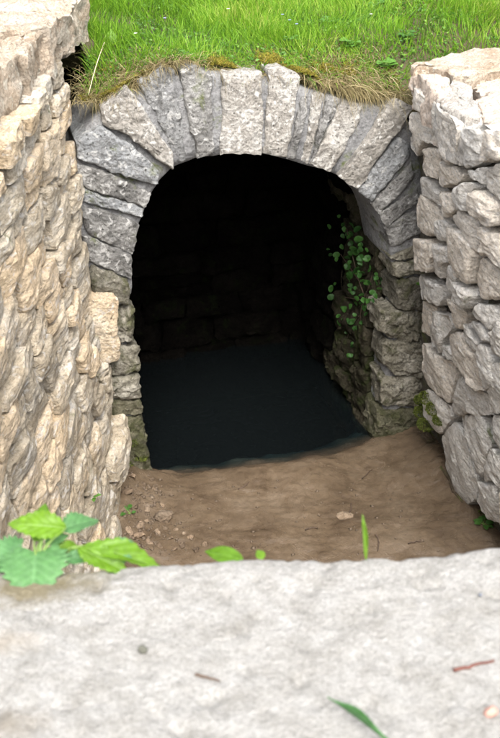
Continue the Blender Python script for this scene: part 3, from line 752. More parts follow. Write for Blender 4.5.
# ------------------------------------------------------------------ foreground slab
SLZ = 1.5
def build_slab():
    far = [(-900, 600), (-420, 590), (-200, 578), (0, 570), (90, 563), (170, 558), (260, 557), (340, 555), (420, 550), (500, 543), (620, 540), (800, 538), (1250, 536)]
    edge = np.array([on_z(u, v, SLZ)[:2] for u, v in far])
    nx, ny = 560, 150
    ex = np.linspace(edge[0, 0], edge[-1, 0], nx); ey = np.interp(ex, edge[:, 0], edge[:, 1])
    ey += fbm(np.stack([ex, 0 * ex, 0 * ex], 1), 12, 3, 77)[:, 0] * 0.003
    rows = []
    k = np.linspace(0, 1, ny)
    dep = 0.62 * k ** 1.3
    def put(y, z): rows.append(np.stack([ex, y, z], 1))
    put(ey - 0.03, np.full(nx, SLZ - 0.26)); put(ey - 0.02, np.full(nx, SLZ - 0.20)); put(ey - 0.012, np.full(nx, SLZ - 0.12))
    put(ey - 0.006, np.full(nx, SLZ - 0.05)); put(ey - 0.001, np.full(nx, SLZ - 0.018)); put(ey, np.full(nx, SLZ - 0.007))
    for d in dep:
        put(ey - 0.004 - d, np.full(nx, SLZ) - 0.004 * math.exp(-d / 0.01))
    put(ey - 0.64, np.full(nx, SLZ - 0.05)); put(ey - 0.64, np.full(nx, SLZ - 0.26))
    V = np.vstack(rows)
    nz = fbm(V, 9, 2, 90)[:, 2] * 0.0012 + fbm(V, 42, 4, 91, 0.65)[:, 2] * 0.0013
    pit = np.clip(fbm(V, 55, 2, 92)[:, 0] - 0.35, 0, 1) * 0.010
    top = np.clip((V[:, 2] - (SLZ - 0.03)) / 0.03, 0, 1)
    V[:, 2] += (nz - pit) * top
    V[:, 1] += fbm(V, 20, 3, 93)[:, 1] * 0.008 * (1 - top)
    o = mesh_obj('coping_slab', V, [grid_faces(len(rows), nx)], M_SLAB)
    tag(o, 'broad whitish rough stone slab filling the bottom foreground', 'stone slab')
    return V
SLV = build_slab()
def front_wall():
    V = []
    for x in (-1.05, 1.3):
        for y in (0.2, 0.84):
            for z in (-0.2, SLZ - 0.24): V.append((x, y, z))
    f = np.array([(0, 1, 3, 2), (4, 6, 7, 5), (0, 4, 5, 1), (2, 3, 7, 6), (1, 5, 7, 3), (0, 2, 6, 4)])
    o = mesh_obj('supporting_wall', np.array(V), [f], M_EARTHW, bpy.data.objects['coping_slab'], False)
front_wall()
def slab_z(x, y):
    i = np.argmin((SLV[:, 0] - x) ** 2 + (SLV[:, 1] - y) ** 2 + (SLV[:, 2] < SLZ - 0.04) * 10); return SLV[i, 2]

# ------------------------------------------------------------------ blades: grass, straw, moss
def blades(name, root, dirs, length, width, droop, tint, mat, parent=None, seg=3):
    root = np.asarray(root, float); n = len(root)
    dirs = dirs / np.linalg.norm(dirs, axis=1, keepdims=True)
    side = np.cross(dirs, rng.normal(size=(n, 3))); side /= np.linalg.norm(side, axis=1, keepdims=True) + 1e-9
    V = []
    for k in range(seg + 1):
        t = k / seg
        p = root + dirs * (length * t)[:, None]
        p[:, 2] -= droop * length * t * t
        w = width * (1 - t ** 1.7) * 0.5
        if k < seg: V += [p - side * w[:, None], p + side * w[:, None]]
        else: V += [p]
    m = 2 * seg + 1
    V = np.stack(V, 1).reshape(-1, 3)
    base = (np.arange(n) * m)[:, None]
    quads = np.concatenate([base + np.array([[2 * k, 2 * k + 1, 2 * k + 3, 2 * k + 2]]) for k in range(seg - 1)], 0)
    tri = base + np.array([[2 * seg - 2, 2 * seg - 1, 2 * seg]])
    o = mesh_obj(name, V, [quads, tri], mat, parent)
    at = o.data.attributes.new('tint', 'FLOAT', 'POINT'); at.data.foreach_set('value', np.repeat(np.clip(tint, 0, 1), m).astype(np.float32))
    return o
def sdep(x, y):
    return (x - PL[0]) * E_[0] + (y - PL[1]) * E_[1], (x - PL[0]) * N_[0] + (y - PL[1]) * N_[1]
def free(x, y):
    s, d = sdep(x, y)
    lw = (x < -0.50) & (y < 3.80) & (x > -1.02)
    rw = (x > 0.52) & (y < 3.53) & (x < 1.02)
    return (d > 0.07) & ~lw & ~rw
def scatter(n, x0, x1, y0, y1):
    x, y = rng.uniform(x0, x1, n), rng.uniform(y0, y1, n); k = free(x, y); return x[k], y[k]
def unitdirs(n, lean):
    d = rng.normal(0, lean, (n, 3)); d[:, 2] = 1; return d
def gpt(u, v):
    z = 1.47
    for _ in range(6):
        p = on_z(u, v, z); z = float(ground_z(p[0], p[1]))
    p[2] = z; return p
WORN = gpt(398, 50)
def build_grass():
    x, y = scatter(120000, -1.1, 1.6, 3.25, 6.0)
    s, d = sdep(x, y)
    patch = fbm(np.stack([x, y, 0 * x], 1), 3.2, 3, 55)[:, 0]
    dens = np.clip((d - 0.06) / 0.20 + np.clip(x - 0.5, 0, 1), 0.06, 1) * np.clip(0.8 + 0.7 * patch, 0.25, 1)
    inview = np.abs(x / y) < 0.27
    k = rng.uniform(size=len(x)) < dens * np.where(inview, 1.0, 0.45)
    # the worn corner beside the right coping
    worn = np.exp(-(((x - WORN[0]) / 0.09) ** 2 + ((y - WORN[1]) / 0.10) ** 2))
    k &= rng.uniform(size=len(x)) > worn * 0.6
    x, y, d, patch = x[k], y[k], d[k], patch[k]; n = len(x)
    z = ground_z(x, y) - 0.004
    clump = fbm(np.stack([x, y, 0 * x], 1), 9, 2, 56)
    dirs = unitdirs(n, 0.30) + np.stack([clump[:, 0] * 0.5, clump[:, 1] * 0.5 - 0.1, 0 * x], 1)
    leftlush = np.clip((0.15 - x) / 0.6, 0, 1)
    ln = rng.uniform(0.035, 0.085, n) * np.clip(0.45 + d / 0.5, 0.5, 1.05) * (1 + 0.35 * leftlush) * (1 + 0.3 * patch)
    tint = rng.uniform(0.15, 0.85, n) + 0.25 * patch
    o = blades('grass', np.stack([x, y, z], 1), dirs, ln, rng.uniform(0.002, 0.0042, n), rng.uniform(0.05, 0.45, n), tint, M_GRASS)
    tag(o, 'bright green grass on the bank above the arch', 'grass', kind='stuff')
    x, y = scatter(30000, -0.7, 1.3, 3.3, 5.2); s, d = sdep(x, y)
    pc = fbm(np.stack([x, y, 0 * x], 1), 6, 2, 58)[:, 0]
    k = (pc > 0.02) | (d < 0.3) & (pc > -0.25) ; x, y = x[k], y[k]; n = len(x)
    dd = rng.normal(0, 1, (n, 3)); dd[:, 2] = rng.uniform(0.1, 0.7, n)
    o = blades('ground_cover', np.stack([x, y, ground_z(x, y) + rng.uniform(0.0, 0.022, n)], 1), dd, rng.uniform(0.007, 0.016, n), rng.uniform(0.004, 0.010, n), rng.uniform(0, 0.3, n), rng.uniform(0, 1, n), M_WEED, seg=3)
    tag(o, 'low small-leaved ground cover between the grass blades', 'ground cover', kind='stuff')
    # dead stems and moss on the worn corner
    n = 2600; q = WORN + np.stack([rng.normal(0, 0.10, n), rng.normal(0, 0.10, n), np.zeros(n)], 1); q = q[free(q[:, 0], q[:, 1])]; n = len(q)
    q[:, 2] = ground_z(q[:, 0], q[:, 1]) + 0.003
    dd = rng.normal(0, 1, (n, 3)); dd[:, 2] = rng.uniform(0.05, 0.5, n)
    o = blades('dry_litter', q, dd, rng.uniform(0.01, 0.05, n), rng.uniform(0.0015, 0.004, n), rng.uniform(0, 0.4, n), rng.uniform(0, 0.7, n), M_STRAW)
    tag(o, 'brown dead litter on the worn spot beside the right coping', 'litter', kind='stuff')
    # wider meadow
    x, y = np.concatenate([rng.uniform(-5, 5, 30000), rng.uniform(1.02, 2.0, 7000), rng.uniform(-2.0, -1.02, 7000)]), np.concatenate([rng.uniform(0.0, 9.0, 30000), rng.uniform(1.5, 4.5, 14000)])
    k = (free(x, y) | (x > 1.03) | (x < -1.03)) & ((x > 1.03) | (x < -1.03) | (y > 5.8)) ; x, y = x[k], y[k]; n = len(x)
    o = blades('meadow_grass', np.stack([x, y, ground_z(x, y) - 0.005], 1), unitdirs(n, 0.4), rng.uniform(0.05, 0.12, n), rng.uniform(0.004, 0.009, n), rng.uniform(0.1, 0.5, n), rng.uniform(0.15, 0.85, n), M_GRASS)
    tag(o, 'coarser green grass further out around the walls', 'grass', kind='stuff')
    # straw and dead grass on the lip
    s = rng.uniform(-0.12, 1.0, 26000); d = np.abs(rng.normal(0.08, 0.08, len(s))) + 0.02
    p = PL[None] + s[:, None] * E_ + d[:, None] * N_
    pk = np.exp(-((s - 0.83) / 0.13) ** 2) + 0.75 * np.exp(-((s - 0.08) / 0.14) ** 2) + 0.10 + 0.1 * np.exp(-((s - 0.4) / 0.12) ** 2)
    k = rng.uniform(size=len(s)) < np.clip(pk, 0, 1) * 0.8; p, s, d = p[k], s[k], d[k]; n = len(s)
    p[:, 2] = ground_z(p[:, 0], p[:, 1]) + 0.002
    dirs = -N_[None] * rng.uniform(0.1, 1.1, n)[:, None] + rng.normal(0, 0.55, (n, 3)); dirs[:, 2] = rng.uniform(0.1, 0.8, n)
    ln = rng.uniform(0.03, 0.085, n)
    o = blades('dry_grass', p, dirs, ln, rng.uniform(0.0012, 0.0026, n), rng.uniform(0.3, 1.1, n), rng.uniform(0.0, 0.85, n), M_STRAW, seg=4)
    tag(o, 'dead straw and dry grass matted along the top edge of the arch', 'dry grass', kind='stuff')
    # long straws hanging over the right shoulder of the arch
    n = 240
    s = np.clip(rng.normal(0.80, 0.085, n), 0.6, 0.98); p = PL[None] + s[:, None] * E_ + rng.uniform(0.02, 0.16, n)[:, None] * N_
    p[:, 2] = ground_z(p[:, 0], p[:, 1]) + rng.uniform(0, 0.02, n)
    dirs = -N_[None] * rng.uniform(0.7, 1.2, n)[:, None] + rng.normal(0, 0.42, (n, 3)) + E_[None] * 0.1; dirs[:, 2] = rng.uniform(0.15, 0.6, n)
    o = blades('hanging_straw', p, dirs, rng.uniform(0.06, 0.16, n), rng.uniform(0.0014, 0.0030, n), rng.uniform(0.5, 1.2, n), rng.uniform(0.2, 0.9, n), M_STRAW, seg=5)
    tag(o, 'long pale straws hanging over the right shoulder of the arch', 'straw', kind='stuff')
    # green blades drooping over the lip
    n = 1500
    s = rng.uniform(-0.08, 0.98, n); p = PL[None] + s[:, None] * E_ + rng.uniform(0.05, 0.20, n)[:, None] * N_
    p[:, 2] = ground_z(p[:, 0], p[:, 1])
    dirs = -N_[None] * rng.uniform(0.1, 1.0, n)[:, None] + rng.normal(0, 0.5, (n, 3)); dirs[:, 2] = rng.uniform(0.4, 1.2, n)
    o = blades('edge_grass', p, dirs, rng.uniform(0.04, 0.10, n), rng.uniform(0.0018, 0.0034, n), rng.uniform(0.3, 1.1, n), rng.uniform(0.1, 0.8, n), M_GRASS, seg=4)
    tag(o, 'short green grass drooping over the lip of the arch', 'grass', kind='stuff')
    # moss cushions on the lip
    s = rng.uniform(-0.1, 1.0, 42000); d = np.abs(rng.normal(0.03, 0.06, len(s))) 
    p = PL[None] + s[:, None] * E_ + (d[:, None] + 0.035) * N_
    mask = fbm(np.stack([s, d, 0 * s], 1), 11, 2, 60)[:, 0]
    k = mask > 0.0 - 0.5 * np.exp(-((s - 0.87) / 0.1) ** 2) - 0.3 * np.exp(-((s - 0.02) / 0.12) ** 2); p, s, mask = p[k], s[k], mask[k]; n = len(s)
    p[:, 2] = ground_z(p[:, 0], p[:, 1]) + np.clip(mask, 0, 0.6) * 0.035
    dirs = rng.normal(0, 0.7, (n, 3)); dirs[:, 2] = rng.uniform(0.2, 1, n)
    o = blades('moss', p, dirs, rng.uniform(0.006, 0.018, n), rng.uniform(0.002, 0.004, n), rng.uniform(0, 0.4, n), rng.uniform(0, 1, n) * 0.8 + 0.3 * mask, M_MOSS, seg=2)
    tag(o, 'yellowish brown moss along the top edge of the arch', 'moss', kind='stuff')
build_grass()

# ------------------------------------------------------------------ leaves
def leaf_mesh(name, kind, L=1.0, nu=14, nv=8, fold=0.25, curl=0.25, serr=0.0, teeth=9, bend=0.0):
    """unit leaf, base at the origin, tip along +Y, upper face +Z"""
    V, vein = [], []
    for i in range(nu + 1):
        t = i / nu
        if kind == 'heart': w = 0.52 * (math.sin(math.pi * min(1, t * 0.93 + 0.07)) ** 0.62) * (1 - 0.42 * t) * 1.25
        elif kind == 'round': w = 0.55 * math.sqrt(max(0, 1 - (2 * t - 1) ** 2))
        elif kind == 'lance': w = 0.20 * math.sin(math.pi * min(1, t * 0.95 + 0.04)) ** 0.8
        else: w = 0.34 * math.sin(math.pi * (t ** 0.8 * 0.97 + 0.015)) ** 0.9
        saw = 0.5 + 0.5 * math.sin(2 * math.pi * t * teeth)
        for j in range(-nv, nv + 1):
            r = j / nv
            x = r * w * (1 + serr * (saw - 0.5) * 2 * abs(r) ** 2)
            back = -0.16 * abs(r) ** 1.5 * (1 - t) if kind == 'heart' else 0     # lobes behind the stalk
            y = t + back
            sv = ((t - 0.45 * abs(r) * (w / 0.5 + 0.2)) * 6.0) % 1.0
            vn = max(math.exp(-(abs(x) / 0.02) ** 2), 0.8 * math.exp(-((sv - 0.5) / 0.13) ** 2) * (abs(r) < 0.93))
            z = fold * abs(x) - curl * t * t - 0.10 * (abs(r) ** 3) * w - 0.014 * vn + 0.035 * math.sin(t * 9 + r * 3) * abs(r) + bend * x
            V.append((x, y, z)); vein.append(vn)
    m = 2 * nv + 1
    me = np_mesh(name, np.array(V) * L, [grid_faces(nu + 1, m)[:, ::-1]])
    me.attributes.new('vein', 'FLOAT', 'POINT').data.foreach_set('value', np.array(vein, np.float32))
    me.shade_smooth()
    return me
def orient(tip_dir, up):
    y = np.asarray(tip_dir, float); y /= np.linalg.norm(y)
    z = np.asarray(up, float); z = z - y * (z @ y); z /= np.linalg.norm(z)
    x = np.cross(y, z)
    return Matrix(((x[0], y[0], z[0]), (x[1], y[1], z[1]), (x[2], y[2], z[2])))
def place_leaf(me, mat, parent, base, tip_dir, up, size, name='leaf', wscale=1.0):
    o = bpy.data.objects.new(name, me); COL.objects.link(o)
    if not me.materials: me.materials.append(mat)
    M = orient(tip_dir, up).to_4x4() @ Matrix.Diagonal((size * wscale, size, size, 1))
    base = np.asarray(base, float)
    off = base - (WLOC[parent.name] if parent is not None else 0)
    o.matrix_basis = Matrix.Translation(off) @ M
    if parent is not None: o.parent = parent
    WLOC[o.name] = base
    return o
def tube(name, pts, r0, r1, mat, parent=None, sides=6):
    P = np.asarray(pts, float); n = len(P)
    T = np.gradient(P, axis=0); T /= np.linalg.norm(T, axis=1, keepdims=True) + 1e-9
    ref = np.array([0.3, 0.5, 0.8]); A = np.cross(T, ref); A /= np.linalg.norm(A, axis=1, keepdims=True); Bn = np.cross(T, A)
    an = np.linspace(0, 2 * math.pi, sides, endpoint=False)
    r = np.linspace(r0, r1, n)[:, None, None]
    V = P[:, None] + r * (np.cos(an)[None, :, None] * A[:, None] + np.sin(an)[None, :, None] * Bn[:, None])
    caps = [np.arange(sides)[None], (np.arange(sides)[::-1] + (n - 1) * sides)[None]]
    return mesh_obj(name, V.reshape(-1, 3), [grid_faces(n, sides, True)] + caps, mat, parent)
def curve_pts(P, n=10):
    P = np.asarray(P, float); t = np.linspace(0, 1, len(P)); u = np.linspace(0, 1, n)
    Q = np.stack([np.interp(u, t, P[:, k]) for k in range(3)], 1)
    for _ in range(2): Q[1:-1] = 0.25 * Q[:-2] + 0.5 * Q[1:-1] + 0.25 * Q[2:]
    return Q

# ---- plant on the foreground slab
def build_plant():
    base = on_z(36, 563, SLZ)
    pl = empty('leafy_weed', tuple(base), 'leafy green weed with scalloped leaves growing over the slab at lower left', 'plant')
    TP = np.linalg.norm(base - CAM) / np.linalg.norm(ray(36, 563))
    heart = leaf_mesh('heart_leaf', 'heart', nu=54, nv=12, fold=0.22, curl=0.30, serr=0.10, teeth=8)
    oval = leaf_mesh('oval_leaf', 'oval', nu=54, nv=9, fold=0.35, curl=0.30, serr=0.08, teeth=9)
    oval2 = oval.copy()
    back = -AF
    def lf(me, mat, b, tip, tb, tt, up, wsc, stem_from=None):
        p0 = at_t(b[0], b[1], TP + tb); p1 = at_t(tip[0], tip[1], TP + tt); v = p1 - p0
        o = place_leaf(me, mat, pl, p0, v, up, np.linalg.norm(v), wscale=wsc)
        q0 = base if stem_from is None else at_t(*stem_from[:2], TP + stem_from[2])
        tube('leaf_stalk', curve_pts([q0, (q0 + p0) / 2 + np.array([0, 0, 0.006]), p0]), 0.0013, 0.0009, M_STEM, pl)
    u1 = back * 0.9 + np.array([0, 0, 0.8])
    lf(heart, M_LEAFG, (36, 552), (30, 587), 0.00, -0.045, u1, 1.3)                                   # broad lower leaf
    lf(oval2, M_LEAFY, (66, 528), (11, 521), 0.01, -0.01, back + np.array([0.2, 0, 0.5]), 0.75)     # yellow-green upper leaf
    lf(oval, M_LEAFG, (60, 531), (97, 512), 0.02, 0.04, back * 0.4 + np.array([-0.1, 0, 1.0]), 0.95)
    lf(oval2, M_LEAFY, (34, 541), (51, 503), 0.012, 0.03, back + np.array([0.6, 0, 0.0]), 0.85)
    lf(oval2, M_LEAFY, (84, 546), (169, 559), 0.0, 0.0, back * 0.45 + np.array([0, 0, 1.0]), 0.42, (62, 556, 0.01))
    lf(oval, M_LEAFG, (134, 543), (98, 562), 0.015, -0.005, back + np.array([0.3, 0, 0.5]), 0.95, (100, 548, 0.01))
    lf(oval2, M_LEAFY, (78, 548), (127, 568), 0.00, -0.02, back * 0.7 + np.array([0, 0, 0.8]), 0.62, (62, 556, 0.01))
    lf(heart, M_LEAFG, (22, 550), (-12, 562), 0.005, -0.01, back * 0.6 + np.array([0, 0, 1.0]), 1.1)
    lf(oval2, M_LEAFY, (40, 540), (30, 512), 0.015, 0.02, back + np.array([-0.4, 0, 0.2]), 0.8)
    lf(oval, M_LEAFG, (45, 543), (68, 533), 0.015, 0.02, back + np.array([0.2, 0, 0.8]), 0.8)
    lf(oval, M_LEAFG, (64, 558), (92, 556), 0.0, 0.0, back * 0.8 + np.array([0, 0, 0.8]), 0.8)
    lf(oval2, M_LEAFY, (56, 546), (86, 548), 0.02, 0.03, back * 0.4 + np.array([0, 0, 0.9]), 0.7)
    tube('stem', curve_pts([base + np.array([0, 0.01, -0.02]), base + np.array([0.004, 0.004, 0.012]), at_t(45, 530, TP + 0.01)]), 0.0022, 0.0014, M_STEM, pl)
    tube('stem', curve_pts([base + np.array([0.004, 0.01, 0.0]), at_t(62, 556, TP + 0.01), at_t(100, 547, TP + 0.01)]), 0.0018, 0.0012, M_STEM, pl)
    # lone leaf tips and blades at the slab's far edge
    def single(name, label, b, tip, me, mat, wsc, cat, tt=0.0, up=None):
        p0 = on_z(b[0], b[1], SLZ - 0.004); t0 = (p0 - CAM) @ AF; p1 = at_t(tip[0], tip[1], t0 + tt); v = p1 - p0
        o = place_leaf(me, mat, None, p0, v, back + np.array([0.1, 0, 0.4]) if up is None else up, np.linalg.norm(v), name, wsc)
        return tag(o, label, cat)
    ov3 = leaf_mesh('edge_leaf', 'oval', fold=0.2, curl=0.1)
    single('small_leaf', 'small yellow-green leaf poking over the far edge of the foreground slab', (243, 559), (203, 550), ov3, M_LEAFY, 0.55, 'leaf', 0.02)
    ov4 = leaf_mesh('edge_leaf', 'oval', fold=0.2, curl=0.1)
    single('leaf_tip', 'tiny bright green leaf tip at the middle of the slab edge', (263, 559), (257, 549), ov4, M_LEAFY, 1.0, 'leaf', 0.01)
    ln = leaf_mesh('blade', 'lance', nu=12, nv=3, fold=0.6, curl=0.05)
    single('grass_blade', 'upright green grass blade at the far edge of the slab, right of centre', (366, 560), (363, 514), ln, M_LEAFY, 0.28, 'grass blade', 0.0)
    ln2 = leaf_mesh('blade', 'lance', nu=12, nv=3, fold=0.6, curl=0.05)
    p0 = on_z(392, 745, SLZ + 0.012); p1 = on_z(328, 694, SLZ + 0.02)
    o = place_leaf(ln2, M_LEAFG, None, p0, p1 - p0, (0, 0, 1), np.linalg.norm(p1 - p0), 'grass_blade', 0.16)
    tag(o, 'blurred green grass blade lying on the slab at the bottom', 'grass blade')
build_plant()

# ---- small litter on the slab
def pebble_mesh(name, seed, flat=0.6, n=10, m=14, ang=0.25):
    V = [(0, 0, -flat)]
    for i in range(1, n):
        th = math.pi * i / n
        for j in range(m):
            ph = 2 * math.pi * j / m; V.append((math.sin(th) * math.cos(ph), math.sin(th) * math.sin(ph), -math.cos(th) * flat))
    V.append((0, 0, flat)); V = np.array(V)
    R = np.random.default_rng(seed)
    for _ in range(7):                                     # break off flat faces
        d = R.normal(size=3); d /= np.linalg.norm(d); h = R.uniform(0.55, 0.85) * (flat if abs(d[2]) > 0.7 else 0.9)
        ex = np.clip(V @ d - h, 0, None); V = V - ex[:, None] * d
    V = V + fbm(V, 2.2, 3, seed) * ang * 0.4
    faces = [grid_faces(n - 1, m, True) + 1]
    j = np.arange(m)
    faces.append(np.stack([np.zeros(m, int), 1 + (j + 1) % m, 1 + j], 1)); last = 1 + (n - 2) * m; top = last + m
    faces.append(np.stack([last + j, last + (j + 1) % m, np.full(m, top)], 1))
    me = np_mesh(name, V, faces); me.shade_smooth(); me.set_sharp_from_angle(angle=math.radians(35))
    return me
PEBS = [pebble_mesh('pebble', 200 + k, flat=[0.5, 0.7, 0.35, 0.6, 0.45][k % 5]) for k in range(10)]
def put_pebble(me, mat, p, size, name, label, cat, group=None, rz=0.0, flat=1.0):
    o = bpy.data.objects.new(name, me); COL.objects.link(o)
    o.location = p; o.scale = (size, size * 0.75, size * flat); o.rotation_euler = (random.uniform(-.3, .3), random.uniform(-.3, .3), rz)
    o.material_slots  # material set per mesh below
    if not me.materials: me.materials.append(mat)
    return tag(o, label, cat, group)
random.seed(4)
def slab_pt(u, v, dz=0.0):
    p = on_z(u, v, SLZ); p[2] = slab_z(p[0], p[1]) + dz; return p
put_pebble(pebble_mesh('pebble', 301, 0.8), plain('grey_green_grit', (0.07, 0.07, 0.055)), slab_pt(143, 652, 0.004), 0.0062, 'pebble', 'small round grey-green pebble lying on the slab, left of centre', 'pebble')
put_pebble(pebble_mesh('pebble', 302, 0.7), plain('pink_grit', (0.34, 0.19, 0.15)), slab_pt(490, 714, 0.003), 0.0075, 'pebble', 'pinkish pebble at the lower right of the slab', 'pebble')
put_pebble(pebble_mesh('pebble', 303, 0.7), plain('dark_grit', (0.09, 0.10, 0.12)), slab_pt(480, 597, 0.002), 0.0032, 'pebble', 'dark speck of grit near the right end of the slab', 'pebble')
def litter_twig(name, label, uv, r, mat):
    P = [slab_pt(u, v, r * 1.2) for u, v in uv]
    o = tube(name, curve_pts(P, 12) + rng.normal(0, r * 0.25, (12, 3)), r, r * 0.6, mat)
    tag(o, label, 'twig')
litter_twig('twig', 'short dark twig lying on the slab near its middle', [(196, 676), (207, 678), (220, 681)], 0.0016, M_TWIG)
litter_twig('twig', 'reddish brown twig lying on the right of the slab', [(454, 672), (470, 667), (494, 662)], 0.0019, M_RTWIG)

# ---- creeper on the right tunnel wall
def build_creeper():
    # right inner wall plane: s = const
    s_w = np.interp(0.6, IC[70:][::-1, 1], IC[70:][::-1, 0]) - 0.03
    P0 = PL + s_w * E_
    def onw(x, y):
        u, v = 300 + x / 2.5, 180 + y / 2.5
        return on_plane(u, v, P0, E_)
    root = onw(165, 420)
    pl = empty('creeper', tuple(root), 'small round-leaved green creeper hanging on the right tunnel wall', 'plant')
    spots = [(120,110),(135,140),(150,150),(125,165),(105,185),(90,185),(125,190),(140,175),(160,175),(138,205),(170,195),(175,220),(135,235),(155,240),(130,262),(155,215),(95,290),(150,295),(165,285),(175,300),(190,280),(205,235),(190,255),(115,355),(140,350),(135,365),(160,355),(120,400),(112,410),(140,415),(130,430),(190,300),(120,320),(145,130),(115,88),(118,135),(170,160),(148,225),(128,215),(158,268),(175,250),(142,310),(128,345),(150,335),(182,315),(165,205)]
    for _ in range(75):
        bx, by = spots[rng.integers(46)]; spots.append((bx + rng.normal(0, 13), by + rng.normal(0, 16)))
    me = leaf_mesh('round_leaf', 'oval', nu=10, nv=5, fold=0.3, curl=0.2)
    me2 = leaf_mesh('round_leaf', 'round', nu=12, nv=5, fold=0.35, curl=0.25, serr=0.10, teeth=5)
    for i, (x, y) in enumerate(spots):
        p = onw(x, y) - E_ * rng.uniform(0.0, 0.035)
        sz = rng.uniform(0.013, 0.029)
        t = np.array([rng.normal(0, 0.6), rng.normal(0, 0.6), -1.0]) ; up = -E_ * 0.8 - N_ * 0.9 + Z_ * 0.8 + rng.normal(0, 0.3, 3)
        place_leaf(me2 if i % 3 else me, M_CREEP, pl, p - t / np.linalg.norm(t) * sz * 0.5, t, up, sz, wscale=1.1)
    for path in ([(165,420),(150,340),(165,290),(180,260),(185,230)], [(165,290),(150,250),(135,190),(120,120)], [(150,340),(130,370),(118,405)], [(150,250),(105,185)], [(160,300),(100,290)]):
        tube('stem', curve_pts([onw(x, y) - E_ * 0.006 for x, y in path], 12), 0.0022, 0.0012, M_TWIG, pl)
build_creeper()

# ---- moss cushion and weeds at the foot of the right wall
def fuzz(name, centres, radii, n, ln, mat, label, cat, parent=None, squash=0.8):
    pts, dirs = [], []
    for c, r in zip(centres, radii):
        d = rng.normal(size=(n, 3)); d /= np.linalg.norm(d, axis=1, keepdims=True); k = (d[:, 2] > -0.4); d = d[k]
        q = np.asarray(c) + d * r * np.array([1, 1, squash]) * (1 + 0.25 * fbm(d, 2.5, 2, 5)[:, :1]); pts.append(q); dirs.append(d + rng.normal(0, 0.5, d.shape))
    P = np.vstack(pts); D = np.vstack(dirs); m = len(P)
    o = blades(name, P, D, rng.uniform(0.4, 1.2, m) * ln, rng.uniform(0.002, 0.004, m), rng.uniform(0, 0.3, m), rng.uniform(0, 1, m), mat, parent, seg=2)
    return tag(o, label, cat, kind='stuff') if parent is None else o
def wallpt(u, v, d=0.0):
    a, z = pix_on(S_right, u, v, -1); return S_right([a], [z], [d])[0]
fuzz('moss', [wallpt(430, 398, 0.0), wallpt(437, 409, 0.0), wallpt(426, 412, 0.01), wallpt(441, 420, 0), wallpt(432, 424, 0.02), wallpt(422, 400, 0.0)], [0.034, 0.034, 0.03, 0.025, 0.03, 0.025], 3500, 0.0055, M_GMOSS, 'green moss cushion where the right wall meets the arch jamb', 'moss')
fuzz('moss', [on_z(u, v, 0.0) + np.array([0, 0, 0.02]) for u, v in ((472, 514), (480, 520), (462, 505), (488, 530), (452, 488), (443, 470), (436, 452), (430, 440))], [0.02, 0.025, 0.018, 0.025, 0.015, 0.014, 0.018, 0.022], 900, 0.008, M_GMOSS, 'dark green moss at the foot of the right wall', 'moss')
fuzz('moss', [S_fac(*[np.array([q]) for q in (*fac(u, v), 0.012)])[0] for u, v in ((130, 440), (140, 455), (126, 462))], [0.022, 0.02, 0.02], 600, 0.008, M_GMOSS, 'thin dark moss on the lowest left jamb stone', 'moss')

def weed(name, uv_or_p, nl, size, label, lean=0.5, up0=0.9, mat=None, me=None):
    p = np.asarray(uv_or_p, float)
    pl = empty(name, tuple(p), label, 'plant')
    for i in range(nl):
        an = rng.uniform(0, 2 * math.pi); t = np.array([math.cos(an), math.sin(an), rng.uniform(0.2, 1.0)])
        st = p + t * size * rng.uniform(0.2, 0.8)
        place_leaf(me, mat or M_WEED, pl, st, t * np.array([1, 1, 0.4]), (0.1 * math.cos(an), -0.3, 1.0), size * rng.uniform(0.6, 1.1), wscale=1.1)
        tube('leaf_stalk', curve_pts([p, (p + st) / 2 + np.array([0, 0, 0.003]), st], 5), 0.0009, 0.0006, M_STEM, pl, 4)
    return pl
W_OV = leaf_mesh('weed_leaf', 'oval', nu=8, nv=3); W_OV.attributes.new('tint', 'FLOAT', 'POINT').data.foreach_set('value', np.full(len(W_OV.vertices), 0.45, np.float32))
W_HE = leaf_mesh('weed_leaf', 'heart', nu=8, nv=4); W_HE.attributes.new('tint', 'FLOAT', 'POINT').data.foreach_set('value', np.full(len(W_HE.vertices), 0.55, np.float32))
W_DK = leaf_mesh('weed_leaf', 'oval', nu=8, nv=3); W_DK.attributes.new('tint', 'FLOAT', 'POINT').data.foreach_set('value', np.full(len(W_DK.vertices), 0.1, np.float32))
def mudpt(u, v):
    p = on_z(u, v, 0.02); p[2] = mud_z(np.array([p[0]]), np.array([p[1]]))[0]; return p
weed('wall_weed', mudpt(483, 530), 9, 0.028, 'small dark green weed at the foot of the right wall', me=W_DK)
weed('wall_weed', mudpt(131, 524), 8, 0.026, 'small green weed at the foot of the left wall', me=W_DK)
a, z = pix_on(S_left, 87, 497, 1)
weed('wall_weed', S_left([a], [z], [0.02])[0], 4, 0.018, 'tiny green sprig growing from the low left wall face', me=W_OV)
p_ = S_fac(*[np.array([q]) for q in (*fac(414, 281), 0.02)])[0]
weed('wall_weed', p_, 5, 0.02, 'tiny bright green sprig in the joint of the right jamb', me=W_HE)
BW = [((385,72),0.05,'low leafy weed in the grass beside the right coping', W_HE), ((404,68),0.04,'blue-green leafy weed touching the right coping stones', W_DK),
      ((352,68),0.045,'leafy green weed in the grass above the hanging straw', W_HE), ((330,50),0.04,'broad-leaved weed in the grass above the right of the arch', W_OV),
      ((402,42),0.035,'leafy weed beside the bare patch at upper right', W_HE), ((290,52),0.035,'small broad-leaved weed in the grass above the arch crown', W_OV),
      ((376,50),0.04,'leafy weed between the straw and the bare patch', W_OV)]
for uv, sz, lab, me in BW:
    weed('leafy_weed', gpt(*uv) + np.array([0, 0, 0.015]), 12, sz * 0.62, lab, me=me)
